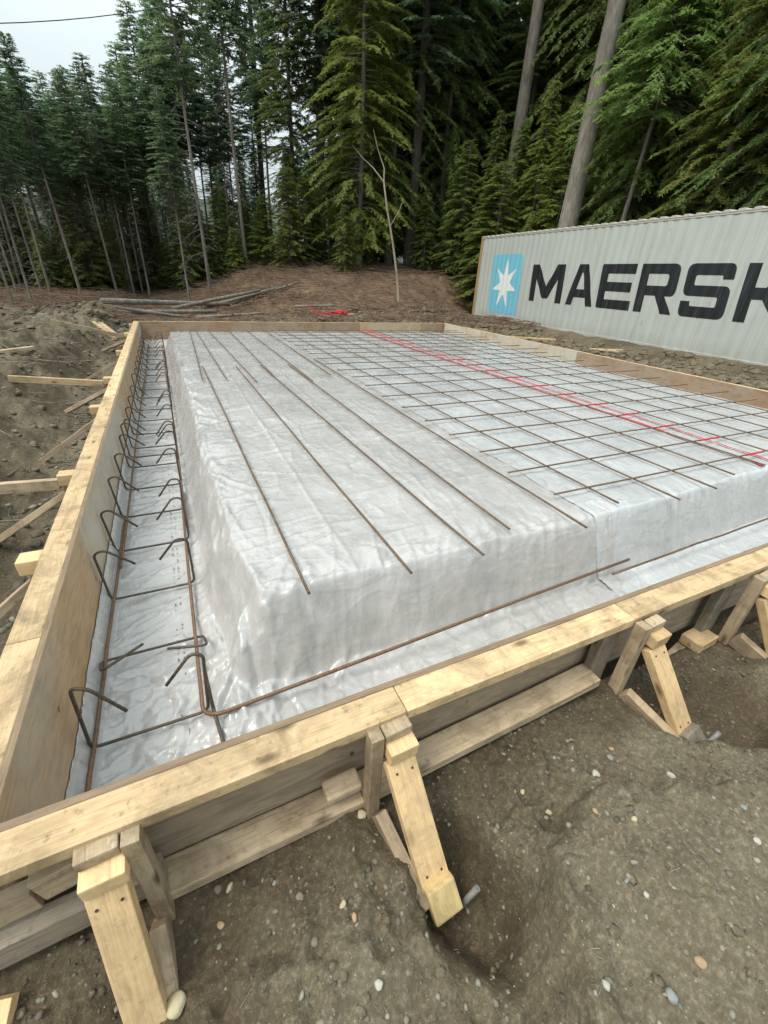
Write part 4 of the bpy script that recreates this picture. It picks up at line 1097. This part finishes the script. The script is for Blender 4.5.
def trunk_mesh(name, seed, H, r0, lim, dead=0, deadz=(1.5, 6), bend=.1, limr=.02, deadL=1.1):
    g = random.Random(seed); V = []; F = []
    def add(pts, rads, n):
        v, f, _, _ = tube_arrays(pts, rads, n); b = len(V); V.extend(v); F.extend([tuple(q + b for q in ff) for ff in f])
    bx, by = g.uniform(-bend, bend), g.uniform(-bend, bend); N = 12
    def cen(z): t = z / H; return Vector((bx * math.sin(t * 3) , by * math.sin(t * 2.4), z))
    add([cen(H * i / N) - Vector((0, 0, .4 if i == 0 else 0)) for i in range(N + 1)], [r0 * (1.25 if i == 0 else 1) * (1 - .88 * (i / N) ** .9) + .012 for i in range(N + 1)], 11)
    for (a, b, c) in lim:
        ca = cen(a[2]); add([ca, ca + Vector((b[0], b[1], b[2] - a[2])), ca + Vector((c[0], c[1], c[2] - a[2]))], [limr * 1.2, limr * .7, limr * .2], 3)
    for i in range(dead):
        z = g.uniform(*deadz); az = g.random() * 6.28; L = g.uniform(.25, 1) * deadL; p = cen(z)
        d1 = Vector((math.cos(az), math.sin(az), g.uniform(-.35, .15))); p1 = p + d1 * L * .5; p2 = p1 + (d1 + Vector((g.uniform(-.3, .3), g.uniform(-.3, .3), -.35))) * L * .5
        add([p, p1, p2], [.014, .009, .003], 3)
        if g.random() < .6:
            q = p1 + Vector((g.uniform(-.4, .4), g.uniform(-.4, .4), -.3)) * L; add([p1, q], [.007, .002], 3)
    me = bpy.data.meshes.new(name); me.from_pydata([tuple(v) for v in V], [], F)
    for p in me.polygons: p.use_smooth = True
    return me
PROTO = {}
def proto(key, fol, brk, H, base, Rr, droop, nl, tw, r0, seed, dead=0, deadz=(1.5, 6), leaf=.10, lw=.034, shape=.8, deadL=1.1, bend=.1):
    cm, lim = crown_mesh('crown', seed, H, base, Rr, droop, nl, tw, leaf, lw, shape=shape)
    cm.materials.append(M[fol])
    lim = [l for i, l in enumerate(lim) if i % 2 == 0]
    tm = trunk_mesh('trunk', seed, H, r0, lim, dead, deadz, bend, deadL=deadL); tm.materials.append(M[brk])
    PROTO[key] = (cm, tm, H)
proto('slim_a', 'fol_dark', 'bark_grey', 12.5, 6.6, 1.55, .22, 260, 24, .080, 21, 60, (1.2, 6.5))
proto('slim_b', 'fol_dark', 'bark_grey', 11.0, 5.6, 1.45, .25, 240, 22, .070, 22, 60, (1.0, 6.0))
proto('slim_c', 'fol_dark', 'bark_grey', 13.5, 7.4, 1.7, .2, 270, 24, .092, 23, 70, (1.5, 7))
proto('fir_tall', 'fol_dark', 'bark_dark', 21, 6.0, 2.7, .35, 560, 44, .20, 24, 60, (2, 8), .09, .028)
proto('fir_mid', 'fol_mid', 'bark_dark', 17, 2.2, 2.5, .40, 600, 44, .16, 25, 30, (.8, 4), .09, .028)
proto('cedar', 'fol_mid', 'bark_grey', 15, 1.2, 2.7, .62, 680, 50, .17, 26, 30, (.6, 3.5), .088, .026, .65)
proto('hemlock', 'fol_light', 'bark_grey', 12, .6, 2.2, .50, 520, 44, .10, 27, 40, (.5, 3.5), .082, .026)
proto('young', 'fol_light', 'bark_grey', 5.0, .2, 1.25, .35, 260, 30, .04, 28, 0, (.3, 1), .075, .024)
proto('hemlock_dark', 'fol_mid', 'bark_dark', 24, 3.0, 3.4, .66, 900, 62, .24, 29, 80, (1.2, 6), .095, .028, .6, 2.2)
proto('deep', 'fol_dark', 'bark_dark', 17, .5, 2.6, .45, 560, 28, .16, 30, 20, (.5, 3), .14, .055)
LABEL = {}
def tree(key, px, D, sc=1.0, label=None, group=None, trunk_mat=None, lean=(0, 0), fat=1.0, name='conifer'):
    d = right * (px - 384) + down * (270 - 512) + fwd * 423
    hd = Vector((d.x, d.y)).normalized(); x, y = hd.x * D, hd.y * D
    cm, tm, H = PROTO[key]
    e = bpy.data.objects.new(name, None); COL.objects.link(e)
    e.location = (x, y, gz(x, y) - .05); e.rotation_euler = (lean[0], lean[1], rnd.random() * 6.28); e.scale = (sc * fat, sc * fat, sc)
    tag(e, label, 'tree', group)
    c = bpy.data.objects.new('crown', cm); COL.objects.link(c); c.parent = e
    t = bpy.data.objects.new('trunk', tm); COL.objects.link(t); t.parent = e
    return e
G1 = 'slender bare-stemmed conifers at the left edge of the clearing'
L1 = 'slender conifer with a tall bare grey stem in the dense left stand'
slim = ['slim_a', 'slim_b', 'slim_c']
tl = [(2, 14.2, 1.0), (22, 15.2, .95), (-30, 13.5, 1.0), (44, 17.5, .9), (60, 20, 1), (75, 18.0, .85), (88, 20.5, .95), (96, 22, 1), (112, 19.5, .92), (118, 24, 1.05), (126, 21, .9),
      (134, 23, 1), (145, 20.2, .92), (152, 25, 1.1), (160, 22.5, .95), (171, 24, 1), (179, 21, .9), (190, 23, 1.0), (204, 25, 1.05), (221, 24.5, .95), (232, 22.5, .95), (240, 26, 1.1), (262, 27, 1.0), (274, 25, .85),
      (30, 22, 1.1), (68, 25, 1.15), (106, 27, 1.2), (10, 19, 1.0), (-15, 17, 1.1), (52, 28, 1.2), (84, 29, 1.2), (140, 29, 1.2), (-60, 16, 1.1), (-90, 14, 1.0), (35, 19, 1), (15, 20.5, 1), (54, 22, 1), (66, 21.5, 1), (82, 23.5, 1), (101, 21, 1), (123, 22.5, 1), (129, 20, 1), (138, 21.3, 1), (149, 22.4, 1), (166, 21.4, 1), (176, 22.6, 1), (184, 24.5, 1), (197, 23, 1), (213, 26, 1)]
for i, (px, D, sc) in enumerate(tl):
    D = D * 1.15 if px > 8 else D
    kk = slim[i % 3]; Ht = (.250 * D + 1.2 if px < 150 else .315 * D + 1.1) * rnd.uniform(.84, 1.08)
    tree(kk, px, D, Ht / PROTO[kk][2], L1, G1, lean=(rnd.uniform(-.03, .03), rnd.uniform(-.03, .03)))
tree('slim_b', 185, 19.0, .55, 'short pale broken-topped stem standing in front of the left stand', None, fat=.9)
tree('slim_b', 208, 21.6, 1.15, 'taller slender conifer at the right end of the log pile', None, fat=.8)
tree('slim_b', 247, 24.0, 1.30, 'straight slender conifer with pale stem, in front of the gap of sky', None, fat=.8)
tree('fir_tall', 268, 31, 1.15, 'tall dark fir whose thin stem crosses the bright gap of sky', None, fat=.7)
tree('fir_mid', 298, 27, .95, 'green fir with a short grey stem at the middle of the tree line', None, fat=.85)
tree('fir_tall', 322, 27.5, 1.1, 'tall dark fir just left of the bushy green ones', None)
tree('hemlock', 359, 23.5, 1.25, 'bushy light green hemlock with dead lower twigs, behind the far form', None)
tree('cedar', 388, 26.0, 1.2, 'broad drooping green cedar behind the bare sapling', None)
tree('fir_tall', 408, 25, 1.2, 'fir with a straight grey trunk seen right of the bare sapling', None)
tree('cedar', 436, 27, 1.1, 'green cedar left of the far end of the container', None)
tree('young', 455, 23.5, 1.0, 'young light green hemlock beside the far corner of the container', None)
tree('young', 345, 21.6, .5, 'small green seedling tree on the brown slope', None)
tree('young', 422, 23.6, .62, 'low green sapling left of the container corner', None)
tree('hemlock', 480, 22.6, .55, 'light green hemlock rising behind the container corner', None)
tree('hemlock', 522, 23.0, .68, 'yellow green hemlock left of the thick leaning trunk, over the container', None)
tree('cedar', 470, 31, 1.2, 'dark cedar behind the yellow green hemlock', None)
tree('young', 545, 21.8, 1.45, 'young yellow green tree peeping over the container beside the thick trunk', None)
tree('hemlock_dark', 652, 22.6, .95, 'large drooping hemlock right of the thick trunk', None)
tree('cedar', 614, 21.5, .95, 'green cedar close behind the container', None)
tree('hemlock_dark', 728, 20.0, .9, 'big drooping hemlock above the lettering', None)
tree('hemlock', 690, 18.6, 1.1, 'lighter hemlock with dead grey twigs over the container', None)
tree('hemlock_dark', 790, 17.5, 1.0, 'drooping hemlock at the right edge of the photo', None)
tree('cedar', 850, 16.5, 1.0, 'cedar beyond the right edge of the container', None)
tree('hemlock_dark', 560, 27, 1.1, 'tall drooping hemlock behind the thick trunk', None)
G2 = 'dark trees filling the forest behind'; L2_ = 'dark conifer deep in the forest behind the front row'
bk = ['deep', 'fir_mid', 'deep', 'fir_tall', 'cedar']
i = 0
for D, step, sc in ((29, 34, .95), (34, 36, 1.0), (40, 34, 1.1), (49, 40, 1.2)):
    px = -120
    while px < 960:
        p = px + rnd.uniform(-9, 9)
        if p < 235: k = ['deep', 'deep', 'slim_c'][i % 3]; s_ = (.19 * D + .5) / PROTO[k][2] * rnd.uniform(.75, 1.05)
        elif p < 330: k = ['deep', 'slim_c'][i % 2]; s_ = (.15 * D + 1) / PROTO[k][2] * rnd.uniform(.8, 1.1)
        else: k = bk[i % 5]; s_ = sc * rnd.uniform(.95, 1.3)
        tree(k, p, D + rnd.uniform(-2, 2), s_, L2_, G2)
        px += step * (1.0 if p > 250 else .8); i += 1

for j in range(34):
    p = -60 + 380 * (j + rnd.random()) / 34
    tree('young', p, rnd.uniform(22.5, 28), rnd.uniform(.35, .75), 'small shaded sapling in the undergrowth of the left stand', 'undergrowth saplings in the left stand', lean=(rnd.uniform(-.06, .06), rnd.uniform(-.06, .06)), fat=1.3)
tree('hemlock', 502, 23.8, .52, 'bushy hemlock hiding the foot of the second thick trunk', None, fat=1.3)
tree('young', 488, 21.9, 1.1, 'young green hemlock just over the far end of the container roof', None, fat=1.2)
# thick bare trunks that rise out of the picture
def big_trunk(px, py, D, H, r0, label, lean=(0, 0), mat='bark_grey', seed=1, fol='fol_dark'):
    d = right * (px - 384) + down * (py - 512) + fwd * 423
    hd = Vector((d.x, d.y)).normalized(); x, y = hd.x * D, hd.y * D
    e = bpy.data.objects.new('tall_tree', None); COL.objects.link(e); e.location = (x, y, gz(x, y) - .05); e.rotation_euler = (lean[0], lean[1], 0)
    tag(e, label, 'tree')
    cm, lim = crown_mesh('crown', seed + 50, H, H * .62, 2.8, .5, 260, 26, .13, .045); cm.materials.append(M[fol])
    tm = trunk_mesh('trunk', seed, H, r0, [l for k, l in enumerate(lim) if k % 2 == 0], 14, (4, H * .6), .12, deadL=.5)
    link('crown', cm, None, e); link('trunk', tm, M[mat], e)
big_trunk(568, 222, 20.4, 26, .39, 'thick grey trunk leaning right, rising behind the container out of the top of the photo', (0, .015), seed=3)
big_trunk(519, 130, 25.5, 30, .31, 'second thick grey trunk, left of and behind the thickest one', (0, .0), seed=4)
big_trunk(737, 200, 17.8, 9, .12, 'crooked grey stem at the far right above the container', (0, .15), 'bark_grey', 6, 'fol_light')
big_trunk(620, 215, 19.8, 10, .10, 'thin grey dead-twigged stem right of the thickest trunk', (0, .05), 'bark_grey', 7, 'fol_mid')

# bare sapling
sx_, sy_ = None, None
d = right * (399 - 384) + down * (298 - 512) + fwd * 423; hd = Vector((d.x, d.y)).normalized(); x, y = hd.x * 17.6, hd.y * 17.6; z = gz(x, y)
e = empty('bare_sapling', (x, y, z)); tag(e, 'thin bare pale sapling forked at the top, standing on the brown slope', 'tree')
hr = Vector((right.x, right.y, 0)).normalized()
def P2(a, b): return hr * (a * .85 - .15 * b) + Vector((0, 0, b if b < 3.6 else 3.6 + (b - 3.6) * .6))
V = []; F = []
for pts, rads in (([P2(0, -.2), P2(.02, .9), P2(-.05, 1.9), P2(-.18, 2.9), P2(-.22, 3.6)], [.050, .042, .036, .032, .028]),
                  ([P2(-.22, 3.6), P2(-.12, 4.2), P2(-.25, 5.0), P2(-.3, 5.8)], [.025, .018, .010, .004]),
                  ([P2(-.22, 3.6), P2(-.55, 4.2), P2(-.9, 4.6), P2(-1.2, 5.1)], [.022, .015, .008, .003]),
                  ([P2(-.1, 2.4), P2(.35, 2.9), P2(.5, 3.2)], [.015, .01, .004])):
    v, f, _, _ = tube_arrays(pts, rads, 7); b = len(V); V += v; F += [tuple(q + b for q in ff) for ff in f]
me = bpy.data.meshes.new('trunk'); me.from_pydata([tuple(v) for v in V], [], F); link('trunk', me, M['bark_pale'], e)

# overhead wire at the upper left
def far(px, py, D):
    d = (right * (px - 384) + down * (py - 512) + fwd * 423); d /= Vector((d.x, d.y)).length; return Vector((0, 0, CAM_Z)) + d * D
a, b = far(-60, 24, 13), far(270, -25, 18)
pts = [a.lerp(b, t / 12) - Vector((0, 0, .25 * 4 * (t / 12) * (1 - t / 12))) for t in range(13)]
o = tube('overhead_wire', pts, .008, M['wire'], n=6); tag(o, 'thin overhead wire crossing the pale sky at the upper left', 'wire')

if pr:
    o = link('print_marks', np_mesh('print_marks', pr, prF), M['print'], f1)
